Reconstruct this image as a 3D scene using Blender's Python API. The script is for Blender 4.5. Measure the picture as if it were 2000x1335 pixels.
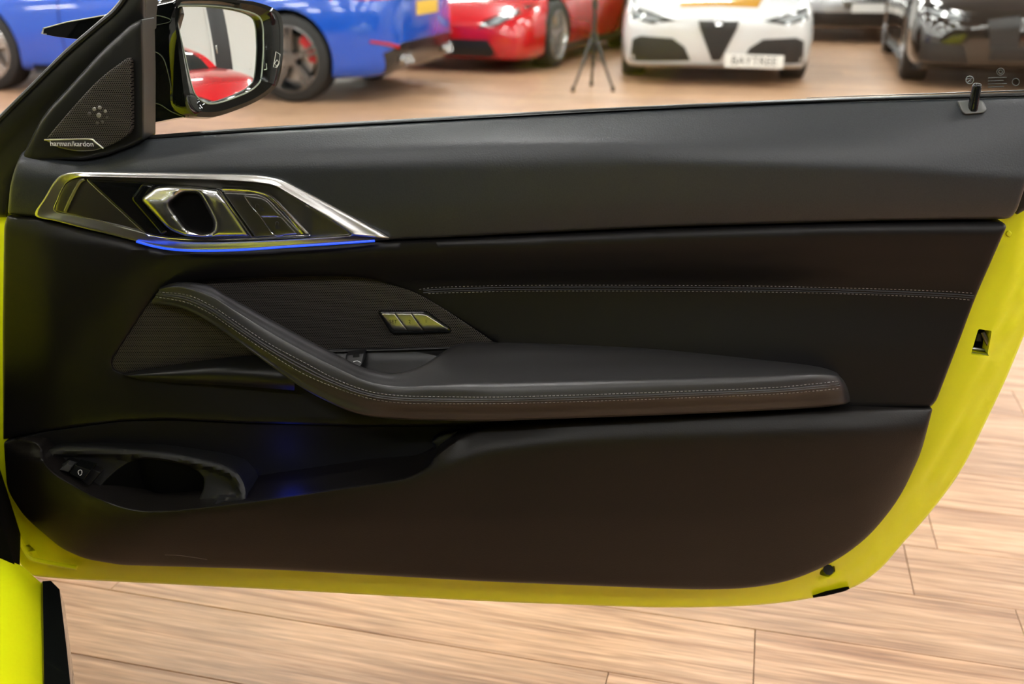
import bpy, bmesh, math, random
import numpy as np
from mathutils import Vector, Matrix
from mathutils.geometry import delaunay_2d_cdt
from mathutils.bvhtree import BVHTree

for o in list(bpy.data.objects): bpy.data.objects.remove(o)
scn = bpy.context.scene
COL = scn.collection
random.seed(7)
R = math.radians

# ------------------------------------------------------------------ camera
CAM = np.array([0.0, 0.0, 1.22]); PITCH = R(21.5); FOC = 35.0
cd = bpy.data.cameras.new('camera'); cam = bpy.data.objects.new('camera', cd); COL.objects.link(cam)
cam.location = CAM; cam.rotation_euler = (R(90) - PITCH, 0, 0)
cd.lens = FOC; cd.sensor_width = 36; cd.sensor_fit = 'HORIZONTAL'; cd.clip_start = 0.02
cd.dof.use_dof = True; cd.dof.focus_distance = 1.36; cd.dof.aperture_fstop = 4.0
scn.camera = cam
# ------------------------------------------------------------------ world, exposure
w = bpy.data.worlds.new('world'); scn.world = w; w.use_nodes = True
w.node_tree.nodes['Background'].inputs[0].default_value = (0.8, 0.9, 1, 1)
w.node_tree.nodes['Background'].inputs[1].default_value = 0.3
vs = scn.view_settings
vs.view_transform = 'Standard'; vs.look = 'None'; vs.gamma = 1; vs.use_curve_mapping = False
vs.exposure = 0.0
LED_STRENGTH = 103.0

# ------------------------------------------------------------------ photo geometry -> place
FPX = FOC / 36 * 2000
def ray(px, py):
    x = (px - 1000) / FPX; y = -(py - 667.5) / FPX
    return np.array([x, math.cos(PITCH) + y * math.sin(PITCH), -math.sin(PITCH) + y * math.cos(PITCH)])
def on_z(px, py, z=0.0):
    r = ray(px, py); return CAM + r * ((z - CAM[2]) / r[2])
YAW = R(4)
DN = np.array([-math.sin(YAW), -math.cos(YAW), 0.0])      # door normal, to the cabin
DU = np.array([math.cos(YAW), -math.sin(YAW), 0.0])       # along the door
DO = np.array([0, 1.34, 0.0])
DV = np.array([0, 0, 1.0])
def P(px, py, d=0.0):
    """a point of the door: outline position, d = millimetres proud of the inner sheet metal"""
    O = DO + DN * d * 0.001
    r = ray(px, py); return CAM + r * (((O - CAM) @ DN) / (r @ DN))

# ------------------------------------------------------------------ materials
MATS = {}
def mat(name, col=(.5, .5, .5), rough=.5, metal=0., spec=.5, coat=0., emit=None, es=0., bump=None, aniso=0., trans=0.):
    if name in MATS: return MATS[name]
    m = bpy.data.materials.new(name); m.use_nodes = True
    nt = m.node_tree; b = nt.nodes['Principled BSDF']
    b.inputs['Base Color'].default_value = (*col, 1); b.inputs['Roughness'].default_value = rough
    b.inputs['Metallic'].default_value = metal; b.inputs['Specular IOR Level'].default_value = spec
    b.inputs['Coat Weight'].default_value = coat; b.inputs['Coat Roughness'].default_value = .03
    if emit:
        b.inputs['Emission Color'].default_value = (*emit, 1); b.inputs['Emission Strength'].default_value = es
    tc = nt.nodes.new('ShaderNodeTexCoord')
    if bump:
        scale, strength, dist = bump
        nz = nt.nodes.new('ShaderNodeTexNoise'); nz.inputs['Scale'].default_value = scale
        nz.inputs['Detail'].default_value = 2
        nt.links.new(tc.outputs['Object'], nz.inputs['Vector'])
        bp = nt.nodes.new('ShaderNodeBump'); bp.inputs['Strength'].default_value = strength
        bp.inputs['Distance'].default_value = dist
        nt.links.new(nz.outputs['Fac'], bp.inputs['Height']); nt.links.new(bp.outputs['Normal'], b.inputs['Normal'])
        # slight variation of the grain in colour
        mr = nt.nodes.new('ShaderNodeMapRange'); mr.inputs[3].default_value = .72; mr.inputs[4].default_value = 1.28
        nt.links.new(nz.outputs['Fac'], mr.inputs[0])
        mx = nt.nodes.new('ShaderNodeMix'); mx.data_type = 'RGBA'; mx.blend_type = 'MULTIPLY'
        mx.inputs[0].default_value = 1; mx.inputs[6].default_value = (*col, 1)
        nt.links.new(mr.outputs[0], mx.inputs[7]); nt.links.new(mx.outputs[2], b.inputs['Base Color'])
    else:
        # faint uneven wear in the gloss so that no surface is perfectly uniform
        nz = nt.nodes.new('ShaderNodeTexNoise'); nz.inputs['Scale'].default_value = 14
        nt.links.new(tc.outputs['Object'], nz.inputs['Vector'])
        mr = nt.nodes.new('ShaderNodeMapRange'); mr.inputs[3].default_value = rough * .92; mr.inputs[4].default_value = min(1, rough * 1.08)
        nt.links.new(nz.outputs['Fac'], mr.inputs[0]); nt.links.new(mr.outputs[0], b.inputs['Roughness'])
    MATS[name] = m; return m

def mesh_mat(name, pitch, metal_col, hole_col):
    """perforated speaker cover: round holes on a hexagonal lattice in the door's own plane"""
    m = bpy.data.materials.new(name); m.use_nodes = True; nt = m.node_tree; b = nt.nodes['Principled BSDF']
    N = nt.nodes.new; L = nt.links.new
    tc = N('ShaderNodeTexCoord'); sp = N('ShaderNodeSeparateXYZ'); L(tc.outputs['Object'], sp.inputs[0])
    def mth(op, a, bv=None):
        n = N('ShaderNodeMath'); n.operation = op
        for i, v in enumerate((a, bv)):
            if v is None: continue
            if isinstance(v, (int, float)): n.inputs[i].default_value = v
            else: L(v, n.inputs[i])
        return n.outputs[0]
    a = mth('DIVIDE', sp.outputs[0], pitch); c = mth('DIVIDE', sp.outputs[2], pitch * 1.732)
    def lat(off):
        x = mth('SUBTRACT', mth('FRACT', mth('ADD', a, off)), .5)
        y = mth('MULTIPLY', mth('SUBTRACT', mth('FRACT', mth('ADD', c, off)), .5), 1.732)
        return mth('SQRT', mth('ADD', mth('MULTIPLY', x, x), mth('MULTIPLY', y, y)))
    d = mth('MINIMUM', lat(0.25), lat(.75))
    mr = N('ShaderNodeMapRange'); mr.inputs[1].default_value = .25; mr.inputs[2].default_value = .38; L(d, mr.inputs[0])
    mx = N('ShaderNodeMix'); mx.data_type = 'RGBA'; L(mr.outputs[0], mx.inputs[0])
    mx.inputs[6].default_value = (*hole_col, 1); mx.inputs[7].default_value = (*metal_col, 1)
    L(mx.outputs[2], b.inputs['Base Color'])
    b.inputs['Roughness'].default_value = .45
    bp = N('ShaderNodeBump'); bp.inputs['Strength'].default_value = .5; bp.inputs['Distance'].default_value = .0006
    L(mr.outputs[0], bp.inputs['Height']); L(bp.outputs['Normal'], b.inputs['Normal'])
    ms = N('ShaderNodeMath'); ms.operation = 'MULTIPLY'; ms.inputs[1].default_value = .5; L(mr.outputs[0], ms.inputs[0])
    L(ms.outputs[0], b.inputs['Specular IOR Level'])
    return m

def glass_mat(name, tint, refl=1.0):
    m = bpy.data.materials.new(name); m.use_nodes = True; nt = m.node_tree
    for n in list(nt.nodes): nt.nodes.remove(n)
    out = nt.nodes.new('ShaderNodeOutputMaterial'); mx = nt.nodes.new('ShaderNodeMixShader')
    tr = nt.nodes.new('ShaderNodeBsdfTransparent'); tr.inputs[0].default_value = (*tint, 1)
    gl = nt.nodes.new('ShaderNodeBsdfGlossy'); gl.inputs['Roughness'].default_value = .01
    fr = nt.nodes.new('ShaderNodeFresnel'); fr.inputs[0].default_value = 1.45
    mm = nt.nodes.new('ShaderNodeMath'); mm.operation = 'MULTIPLY'; mm.inputs[1].default_value = refl
    nt.links.new(fr.outputs[0], mm.inputs[0]); nt.links.new(mm.outputs[0], mx.inputs[0])
    nt.links.new(tr.outputs[0], mx.inputs[1]); nt.links.new(gl.outputs[0], mx.inputs[2]); nt.links.new(mx.outputs[0], out.inputs[0])
    return m

def wood_mat(name, island):
    m = bpy.data.materials.new(name); m.use_nodes = True; nt = m.node_tree; b = nt.nodes['Principled BSDF']
    N = nt.nodes.new; L = nt.links.new
    tc = N('ShaderNodeTexCoord')
    if island: g = N('ShaderNodeNewGeometry'); rnd = g.outputs['Random Per Island']
    else: g = N('ShaderNodeObjectInfo'); rnd = g.outputs['Random']
    off = N('ShaderNodeMath'); off.operation = 'MULTIPLY'; off.inputs[1].default_value = 37.; L(rnd, off.inputs[0])
    cb = N('ShaderNodeCombineXYZ'); L(off.outputs[0], cb.inputs[0]); L(off.outputs[0], cb.inputs[2])
    ad = N('ShaderNodeVectorMath'); L(tc.outputs['Object'], ad.inputs[0]); L(cb.outputs[0], ad.inputs[1])
    mp = N('ShaderNodeMapping'); mp.inputs['Scale'].default_value = (1.7, 34, 34); L(ad.outputs[0], mp.inputs['Vector'])
    n1 = N('ShaderNodeTexNoise'); n1.inputs['Scale'].default_value = 1.0; n1.inputs['Detail'].default_value = 6
    n1.inputs['Distortion'].default_value = 1.2; L(mp.outputs[0], n1.inputs['Vector'])
    mp2 = N('ShaderNodeMapping'); mp2.inputs['Scale'].default_value = (9, 160, 160); L(ad.outputs[0], mp2.inputs['Vector'])
    n2 = N('ShaderNodeTexNoise'); n2.inputs['Scale'].default_value = 1.0; n2.inputs['Detail'].default_value = 3; L(mp2.outputs[0], n2.inputs['Vector'])
    r1 = N('ShaderNodeValToRGB'); e = r1.color_ramp.elements
    e[0].position = .30; e[0].color = (.27, .14, .075, 1); e[1].position = .72; e[1].color = (.55, .345, .215, 1)
    x = e.new(.50); x.color = (.46, .275, .16, 1)
    L(n1.outputs['Fac'], r1.inputs[0])
    r2 = N('ShaderNodeMapRange'); r2.inputs[1].default_value = .3; r2.inputs[2].default_value = .7; r2.inputs[3].default_value = .70; r2.inputs[4].default_value = 1.1
    L(n2.outputs['Fac'], r2.inputs[0])
    r3 = N('ShaderNodeMapRange'); r3.inputs[3].default_value = .86; r3.inputs[4].default_value = 1.12; L(rnd, r3.inputs[0])
    mu = N('ShaderNodeMath'); mu.operation = 'MULTIPLY'; L(r2.outputs[0], mu.inputs[0]); L(r3.outputs[0], mu.inputs[1])
    mx = N('ShaderNodeMix'); mx.data_type = 'RGBA'; mx.blend_type = 'MULTIPLY'; mx.inputs[0].default_value = 1
    L(r1.outputs[0], mx.inputs[6]); L(mu.outputs[0], mx.inputs[7]); L(mx.outputs[2], b.inputs['Base Color'])
    b.inputs['Roughness'].default_value = .42; b.inputs['Specular IOR Level'].default_value = .4
    bp = N('ShaderNodeBump'); bp.inputs['Strength'].default_value = .15; bp.inputs['Distance'].default_value = .0006
    L(n2.outputs['Fac'], bp.inputs['Height']); L(bp.outputs['Normal'], b.inputs['Normal'])
    return m

M_UP = mat('grained_vinyl', (.0185, .0215, .0255), .45, spec=.52, bump=(520, .5, .0005))
M_MID = mat('smooth_leather', (.0056, .0051, .0056), .45, spec=.25, bump=(700, .12, .0003))
M_ARM = mat('armrest_leather', (.018, .0172, .0175), .43, spec=.5, bump=(800, .15, .0003))
M_LOW = mat('lower_plastic', (.0072, .006, .0054), .48, spec=.3, bump=(520, .4, .0005))
M_PLA = mat('dark_plastic', (.007, .007, .0073), .42, spec=.35, bump=(600, .1, .0003))
M_GAP = mat('black_void', (.0025, .0025, .0025), .8, spec=.05)
M_RUB = mat('black_rubber', (.006, .006, .006), .5, spec=.4)
M_GLO = mat('gloss_black', (.004, .0045, .0045), .05, spec=.5)
M_ALU = mat('satin_aluminium', (.72, .71, .70), .30, metal=1.)
M_ALUD = mat('dark_satin_metal', (.20, .195, .185), .34, metal=1.)
M_CHR = mat('bright_chrome', (.85, .85, .84), .12, metal=1.)
M_BTN = mat('brushed_button', (.50, .49, .46), .32, metal=1.)
M_INK = mat('dark_print', (.01, .01, .01), .6)
M_WHT = mat('white_print', (.75, .75, .75), .5)
M_GRY = mat('grey_print', (.32, .33, .33), .5)
M_STI = mat('grey_thread', (.22, .21, .21), .7)
M_YEL = mat('yellow_paint', (.77, .80, .006), .34, coat=.45)
M_LED = mat('blue_light_strip', (.01, .02, .3), .4, emit=(.012, .085, 1.), es=1.15)
M_LAMP = mat('blue_pocket_lamp', (.0, .0, .2), .4, emit=(.01, .03, 1.), es=2.)
M_MIR = mat('mirror_silver', (.93, .94, .93), .005, metal=1.)
M_MESH = mesh_mat('speaker_mesh', .0027, (.045, .038, .034), (.003, .003, .003))
M_MESH2 = mesh_mat('tweeter_mesh', .0027, (.045, .037, .032), (.003, .003, .003))
M_GLASS = glass_mat('window_glass', (.965, .985, .97), .4)
M_DGLASS = mat('car_glass', (.012, .016, .016), .04, coat=.5)
M_BADGE = mat('badge_metal', (.26, .25, .24), .35, metal=1.)

# ------------------------------------------------------------------ mesh helpers
def tag(o, label=None, cat=None, group=None, kind=None):
    for k, v in (('label', label), ('category', cat), ('group', group), ('kind', kind)):
        if v: o[k] = v
    return o
def empty(name, loc=(0, 0, 0), rz=0.):
    o = bpy.data.objects.new(name, None); COL.objects.link(o); o.location = loc; o.rotation_euler = (0, 0, rz)
    o.empty_display_size = .1; return o
def root_loc(o):
    l = Vector((0, 0, 0))
    while o is not None: l += o.location; o = o.parent
    return l
def mk(name, verts, faces, m, parent=None, smooth=True, angle=40, world=False):
    """one mesh object; world=True: vertices are in world axes and are moved to the parent's origin"""
    me = bpy.data.meshes.new(name)
    if world and parent is not None:
        l = np.array(root_loc(parent)); verts = [tuple(np.array(v) - l) for v in verts]
    me.from_pydata([tuple(map(float, v)) for v in verts], [], [tuple(f) for f in faces])
    ms = m if isinstance(m, (list, tuple)) else [m]
    for x in ms: me.materials.append(x)
    if smooth:
        me.polygons.foreach_set('use_smooth', [True] * len(me.polygons))
        me.set_sharp_from_angle(angle=R(angle))
    me.validate(); me.update()
    o = bpy.data.objects.new(name, me); COL.objects.link(o); o.parent = parent
    return o

def rp(pts, r=8., seg=5):
    """closed outline with rounded corners"""
    out = []; n = len(pts)
    for i in range(n):
        p = np.array(pts[i][:2], float); a = np.array(pts[i - 1][:2], float); b = np.array(pts[(i + 1) % n][:2], float)
        rr = pts[i][2] if len(pts[i]) > 2 else r
        la, lb = np.linalg.norm(a - p), np.linalg.norm(b - p)
        k = min(rr, la * .48, lb * .48)
        if k < .3: out.append(p); continue
        s, e = p + (a - p) / la * k, p + (b - p) / lb * k
        for j in range(seg + 1):
            t = j / seg; out.append((1 - t) ** 2 * s + 2 * t * (1 - t) * p + t * t * e)
    return np.array(out)
def resample(poly, step, closed=True):
    out = []; n = len(poly)
    for i in range(n if closed else n - 1):
        a, b = poly[i], poly[(i + 1) % n]; l = np.linalg.norm(b - a)
        if l < 1e-6: continue
        k = max(1, int(math.ceil(l / step)))
        for j in range(k): out.append(a + (b - a) * j / k)
    if not closed: out.append(poly[-1])
    return np.array(out)
def seg_dist(pts, loops):
    best = np.full(len(pts), 1e9)
    for lp in loops:
        a = lp; b = np.roll(lp, -1, axis=0); ab = b - a; l2 = (ab ** 2).sum(1) + 1e-12
        for s in range(0, len(pts), 1500):
            q = pts[s:s + 1500]
            t = np.clip(((q[:, None] - a[None]) * ab[None]).sum(2) / l2, 0, 1)
            d = np.sqrt((((a[None] + ab[None] * t[..., None]) - q[:, None]) ** 2).sum(2)).min(1)
            best[s:s + 1500] = np.minimum(best[s:s + 1500], d)
    return best
def inside(pts, lp):
    x, y = pts[:, 0], pts[:, 1]; res = np.zeros(len(pts), bool)
    for i in range(len(lp)):
        x1, y1 = lp[i]; x2, y2 = lp[(i + 1) % len(lp)]
        if y1 == y2: continue
        c = ((y1 > y) != (y2 > y)) & (x < (x2 - x1) * (y - y1) / (y2 - y1) + x1)
        res ^= c
    return res
def fill2d(loops, step, rings=()):
    """triangulate outer loop minus holes with a regular inner grid; returns points, faces, edge distance, loops of indices"""
    outer = loops[0]
    mn, mx = outer.min(0), outer.max(0)
    gx = np.arange(mn[0], mx[0], step); gy = np.arange(mn[1], mx[1], step * .866)
    g = np.array([(x + (step / 2 if j % 2 else 0), y) for j, y in enumerate(gy) for x in gx]) if len(gx) and len(gy) else np.zeros((0, 2))
    cand = []
    rmax = max(rings) if rings else 0
    if len(g):
        ok = inside(g, outer)
        for h in loops[1:]: ok &= ~inside(g, h)
        g = g[ok]
        if len(g): g = g[seg_dist(g, loops) > rmax + step * .55]
        cand.append(g)
    for li, lp in enumerate(loops):
        t = np.roll(lp, -1, 0) - np.roll(lp, 1, 0); nn = np.stack([-t[:, 1], t[:, 0]], 1); nn /= np.linalg.norm(nn, axis=1)[:, None] + 1e-9
        for r_ in rings:
            for s in (1, -1):
                q = lp + nn * r_ * s; ok = inside(q, outer)
                for h in loops[1:]: ok &= ~inside(q, h)
                q = q[ok]
                if len(q): q = q[seg_dist(q, loops) > r_ * .93]
                if len(q): cand.append(q)
    pts = [Vector(p) for lp in loops for p in lp]; edges = []; k = 0; idx = []
    for lp in loops:
        n = len(lp); edges += [(k + i, k + (i + 1) % n) for i in range(n)]; idx.append(list(range(k, k + n))); k += n
    for c in cand: pts += [Vector(p) for p in c]
    vo, eo, fo, _, _, _ = delaunay_2d_cdt(pts, edges, [], 2, 1e-4)
    V = np.array([tuple(v) for v in vo])
    F = [f for f in fo]
    cen = np.array([V[list(f)].mean(0) for f in F])
    ok = inside(cen, outer)
    for h in loops[1:]: ok &= ~inside(cen, h)
    F = [f for f, o_ in zip(F, ok) if o_]
    return V, F, seg_dist(V, loops)
def bound_edges(F):
    cnt = {}
    for f in F:
        for i in range(len(f)):
            a, b = f[i], f[(i + 1) % len(f)]
            if (b, a) in cnt: del cnt[(b, a)]
            else: cnt[(a, b)] = 1
    return list(cnt)

def pchip(xs, ys, x):
    if x <= xs[0]: return ys[0]
    if x >= xs[-1]: return ys[-1]
    n = len(xs); h = [xs[i + 1] - xs[i] for i in range(n - 1)]; dl = [(ys[i + 1] - ys[i]) / h[i] for i in range(n - 1)]
    i = 0
    while x > xs[i + 1]: i += 1
    def sl(k):
        if k == 0: return dl[0]
        if k == n - 1: return dl[-1]
        if dl[k - 1] * dl[k] <= 0: return 0.
        return 2 * dl[k - 1] * dl[k] / (dl[k - 1] + dl[k])
    t = (x - xs[i]) / h[i]; m0, m1 = sl(i), sl(i + 1)
    return (2 * t**3 - 3 * t * t + 1) * ys[i] + (t**3 - 2 * t * t + t) * h[i] * m0 + (-2 * t**3 + 3 * t * t) * ys[i + 1] + (t**3 - t * t) * h[i] * m1
def prof(st):
    """depth from vertical profiles (heights, depths) at stations along the door"""
    X = [s[0] for s in st]; Y = np.array([s[1] for s in st], float); D = np.array([s[2] for s in st], float)
    # smooth (pchip) across the stations too
    def fn(x, y):
        ys = [pchip(X, Y[:, k], x) for k in range(Y.shape[1])]; ds = [pchip(X, D[:, k], x) for k in range(Y.shape[1])]
        for k in range(1, len(ys)): ys[k] = max(ys[k], ys[k - 1] + .5)
        return pchip(ys, ds, y)
    return fn

def panel(name, outline, depth, m, parent, holes=(), step=12., edge=(6., 4.), back=None, rr=8., bs=6., angle=45, hole_edge=True, place=None):
    """a moulded panel: outline + depth relief, rolled edge, side walls going back"""
    pl = place or P
    dfn = depth if callable(depth) else (lambda x, y, v=depth: v)
    loops = [resample(rp(outline, rr), bs)] + [resample(rp(h, rr), bs) for h in holes]
    er, drop = edge
    rings = [er * .18, er * .5, er] if er > 0 and drop != 0 else []
    V, F, dist = fill2d(loops, step, rings)
    if not hole_edge: dist = seg_dist(V, loops[:1])
    D = []
    for (x, y), ds in zip(V, dist):
        t = min(ds / er, 1.) if er > 0 else 1.
        D.append(dfn(x, y) - drop * (1 - math.sqrt(max(0., 1 - (1 - t) ** 2))))
    W = [pl(x, y, d) for (x, y), d in zip(V, D)]
    f0 = F[0]; nrm = np.cross(W[f0[1]] - W[f0[0]], W[f0[2]] - W[f0[0]])
    if nrm @ DN < 0: F = [tuple(reversed(f)) for f in F]
    if back is not None:
        mp = {}
        def bk(i):
            if i not in mp:
                mp[i] = len(W)
                W.append(pl(*V[i], D[i]) + DN * (back - D[i]) * .001)
            return mp[i]
        for a, b in bound_edges(F): F.append((b, a, bk(a), bk(b)))
    return mk(name, W, F, m, parent, angle=angle, world=True)

def catmull(ctrl, n, closed=False):
    """Catmull-Rom through control points (k x dim), n samples per span"""
    c = np.array(ctrl, float); k = len(c); out = []
    for i in range(k if closed else k - 1):
        p0 = c[i - 1] if (closed or i > 0) else 2 * c[0] - c[1]
        p1 = c[i]; p2 = c[(i + 1) % k]
        p3 = c[(i + 2) % k] if (closed or i + 2 < k) else 2 * c[-1] - c[-2]
        for j in range(n):
            t = j / n
            out.append(.5 * ((2 * p1) + (-p0 + p2) * t + (2 * p0 - 5 * p1 + 4 * p2 - p3) * t * t + (-p0 + 3 * p1 - 3 * p2 + p3) * t ** 3))
    if not closed: out.append(c[-1])
    return np.array(out)
def net(name, rows, m, parent, nu=6, nv=4, closed_u=False, smooth_v=True, angle=50, conv=True, closed_v=False, flip=False):
    """surface through a control net of (px,py,d) rows (or world points with conv=False)"""
    rr = [catmull(r, nu, closed_u) for r in rows]
    A = np.array(rr)                                   # rows x cols x 3
    if smooth_v: A = np.stack([catmull(A[:, j], nv, closed_v) for j in range(A.shape[1])], 1)
    nr, nc = A.shape[:2]
    W = [(P(*q) if conv else q) for r in A for q in r]; F = []
    for i in range(nr if closed_v else nr - 1):
        for j in range(nc if closed_u else nc - 1):
            j2 = (j + 1) % nc; i2 = (i + 1) % nr
            f = (i * nc + j, i2 * nc + j, i2 * nc + j2, i * nc + j2)
            F.append(f[::-1] if flip else f)
    return mk(name, W, F, m, parent, angle=angle, world=True)
def tube(name, pts, r, m, parent=None, n=8, world=True, closed=False):
    pts = [np.array(p, float) for p in pts]; V = []; F = []; k = len(pts)
    for i, p in enumerate(pts):
        a = pts[max(i - 1, 0)] if not closed else pts[i - 1]; b = pts[min(i + 1, k - 1)] if not closed else pts[(i + 1) % k]
        t = b - a; t /= np.linalg.norm(t) + 1e-12
        u = np.cross(t, (0, 0, 1.) if abs(t[2]) < .9 else (1., 0, 0)); u /= np.linalg.norm(u); v = np.cross(u, t)
        rr = r[i] if isinstance(r, (list, tuple)) else r
        V += [p + rr * (math.cos(2 * math.pi * q / n) * u + math.sin(2 * math.pi * q / n) * v) for q in range(n)]
    for i in range(k if closed else k - 1):
        for q in range(n):
            i2 = (i + 1) % k; F.append((i * n + q, i * n + (q + 1) % n, i2 * n + (q + 1) % n, i2 * n + q))
    if not closed: F.append(tuple(range(n))[::-1]); F.append(tuple((k - 1) * n + q for q in range(n)))
    return mk(name, V, F, m, parent, world=world)
def door_tube(name, pts, r_mm, m, parent, n=6, sub=4):
    return tube(name, [P(*q) for q in catmull(pts, sub)], r_mm * .001, m, parent, n)
def loft(name, rings, m, parent=None, caps=True, world=True, angle=40, closed=True):
    """rings of equal count -> closed skin"""
    n = len(rings[0]); V = [p for r_ in rings for p in r_]; F = []
    for i in range(len(rings) - 1):
        for j in range(n if closed else n - 1):
            F.append((i * n + j, i * n + (j + 1) % n, (i + 1) * n + (j + 1) % n, (i + 1) * n + j))
    if caps: F.append(tuple(range(n))[::-1]); F.append(tuple((len(rings) - 1) * n + j for j in range(n)))
    return mk(name, V, F, m, parent, world=world, angle=angle)
def box_m(name, lo, hi, m, parent=None, bev=.0, mtx=None, world=False):
    bm = bmesh.new(); bmesh.ops.create_cube(bm, size=1)
    for v in bm.verts: v.co = Vector([(lo[i] + hi[i]) / 2 + v.co[i] * (hi[i] - lo[i]) for i in range(3)])
    if bev: bmesh.ops.bevel(bm, geom=bm.edges[:], offset=bev, segments=3, affect='EDGES', profile=.6)
    V = [np.array((mtx @ v.co) if mtx else v.co) for v in bm.verts]; bm.verts.index_update()
    F = [[v.index for v in f.verts] for f in bm.faces]; bm.free()
    return mk(name, V, F, m, parent, world=world)
def text(name, body, loc, size, xdir, ydir, m, parent, extrude=.0003, align='CENTER'):
    c = bpy.data.curves.new(name, 'FONT'); c.body = body; c.size = size; c.extrude = extrude; c.align_x = align; c.align_y = 'CENTER'
    c.resolution_u = 3
    t = bpy.data.objects.new(name, c); COL.objects.link(t)
    bpy.context.view_layer.update()
    me = bpy.data.meshes.new_from_object(t.evaluated_get(bpy.context.evaluated_depsgraph_get()))
    V = [v.co.copy() for v in me.vertices]; F = [tuple(p.vertices) for p in me.polygons]
    bpy.data.objects.remove(t); bpy.data.curves.remove(c); bpy.data.meshes.remove(me)
    x = np.array(xdir, float); x /= np.linalg.norm(x); y = np.array(ydir, float); y /= np.linalg.norm(y); z = np.cross(x, y)
    W = [np.array(loc) + x * v[0] + y * v[1] + z * v[2] for v in V]
    return mk(name, W, F, m, parent, smooth=False, world=True)

# ================================================================== the showroom
X0, X1, Y0, Y1, HC = -14., 12., -8., 22., 3.7
M_WALL = mat('white_wall_paint', (.72, .735, .72), .7); M_CEIL = mat('grey_ceiling', (.16, .16, .165), .8)
M_TRIM = mat('dark_skirting', (.05, .05, .05), .5)
def slab(name, lo, hi, m): return tag(box_m(name, lo, hi, m), kind='structure')
floor = slab('floor', (X0 - .2, Y0 - .2, -.15), (X1 + .2, Y1 + .2, -.0105), mat('subfloor', (.05, .03, .02), .9))
slab('ceiling', (X0 - .2, Y0 - .2, HC), (X1 + .2, Y1 + .2, HC + .1), M_CEIL)
slab('wall_left', (X0 - .2, Y0, -.01), (X0, Y1, HC), M_WALL)
slab('wall_right', (X1, Y0, -.01), (X1 + .2, Y1, HC), M_WALL)
slab('wall_back', (X0, Y1, -.01), (X1, Y1 + .2, HC), M_WALL)
slab('wall_front', (X0, Y0 - .2, -.01), (X1, Y0, HC), mat('bounce_cutting_wall_paint', (.09, .09, .092), .7))  # unseen wall, dark tone invented to cut the bounce onto the door
slab('baseboard_right', (X1 - .02, Y0, 0), (X1, Y1, .12), M_TRIM)
slab('baseboard_back', (X0, Y1 - .02, 0), (X1, Y1, .12), M_TRIM)

# planks: long side 14 degrees off the picture's left-right, end joints taken from the photo
PA = R(180 - 14); PL = np.array([math.cos(PA), math.sin(PA), 0]); PE = np.array([math.sin(R(14)), math.cos(R(14)), 0])
PW, PLEN = .19, 1.285
k1, k2, k3 = on_z(1475, 1228), on_z(1190, 1305), on_z(1985, 1195)
e0 = k1 @ PE
known = {-1: k1 @ PL, -2: k2 @ PL, 0: k3 @ PL}
planks = []
for j in range(-70, 140):
    s = known.get(j, random.random() * PLEN)
    ec = e0 + (j + .5) * PW
    for i in range(-18, 19):
        lc = s % PLEN + (i + .5) * PLEN
        c = PL * lc + PE * ec
        if X0 - .3 < c[0] < X1 + .3 and Y0 - .3 < c[1] < Y1 + .3: planks.append((c, lc, ec))
def plank_geo(l, wd, t=.0105, g=.0007, ch=.0009):
    a, b = l / 2 - g, wd / 2 - g; V = []
    for z, k in ((-t, 0), (-ch, 0), (0, ch)):
        V += [(-a + k, -b + k, z), (a - k, -b + k, z), (a - k, b - k, z), (-a + k, b - k, z)]
    F = [(8, 9, 10, 11)] + [(q + i, q + (i + 1) % 4, q + 4 + (i + 1) % 4, q + 4 + i) for q in (0, 4) for i in range(4)]
    return V, F
pv, pf = plank_geo(PLEN, PW)
M_WOOD, M_WOODI = wood_mat('oak_laminate', False), wood_mat('oak_laminate_far', True)
def seen(c):
    v = c - CAM; z = v[1] * math.cos(PITCH) - v[2] * math.sin(PITCH)
    if z < .3: return False
    u = v[0] / z; h = (v[1] * math.sin(PITCH) + v[2] * math.cos(PITCH)) / z
    return abs(u) < .51 + .75 / z and -.345 - .4 / z < h < .36
vis = sorted([p for p in planks if seen(p[0])], key=lambda p: np.linalg.norm(p[0] - CAM))[:300]
ids = {id(p) for p in vis}
pm = None
for c, lc, ec in vis:
    if pm is None:
        o = mk('plank', pv, pf, M_WOOD, floor, smooth=False); pm = o.data
    else:
        o = bpy.data.objects.new('plank', pm); COL.objects.link(o); o.parent = floor
    o.location = (c[0], c[1], 0); o.rotation_euler = (0, 0, PA)
V, F = [], []
for p in planks:
    if id(p) in ids: continue
    k = len(V)
    for x, y, z in pv: V.append((p[1] + x, -p[2] + y, z))
    F += [tuple(q + k for q in f) for f in pf]
o = mk('far_planks', V, F, M_WOODI, floor, smooth=False); o.rotation_euler = (0, 0, PA); o['kind'] = 'stuff'

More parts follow.
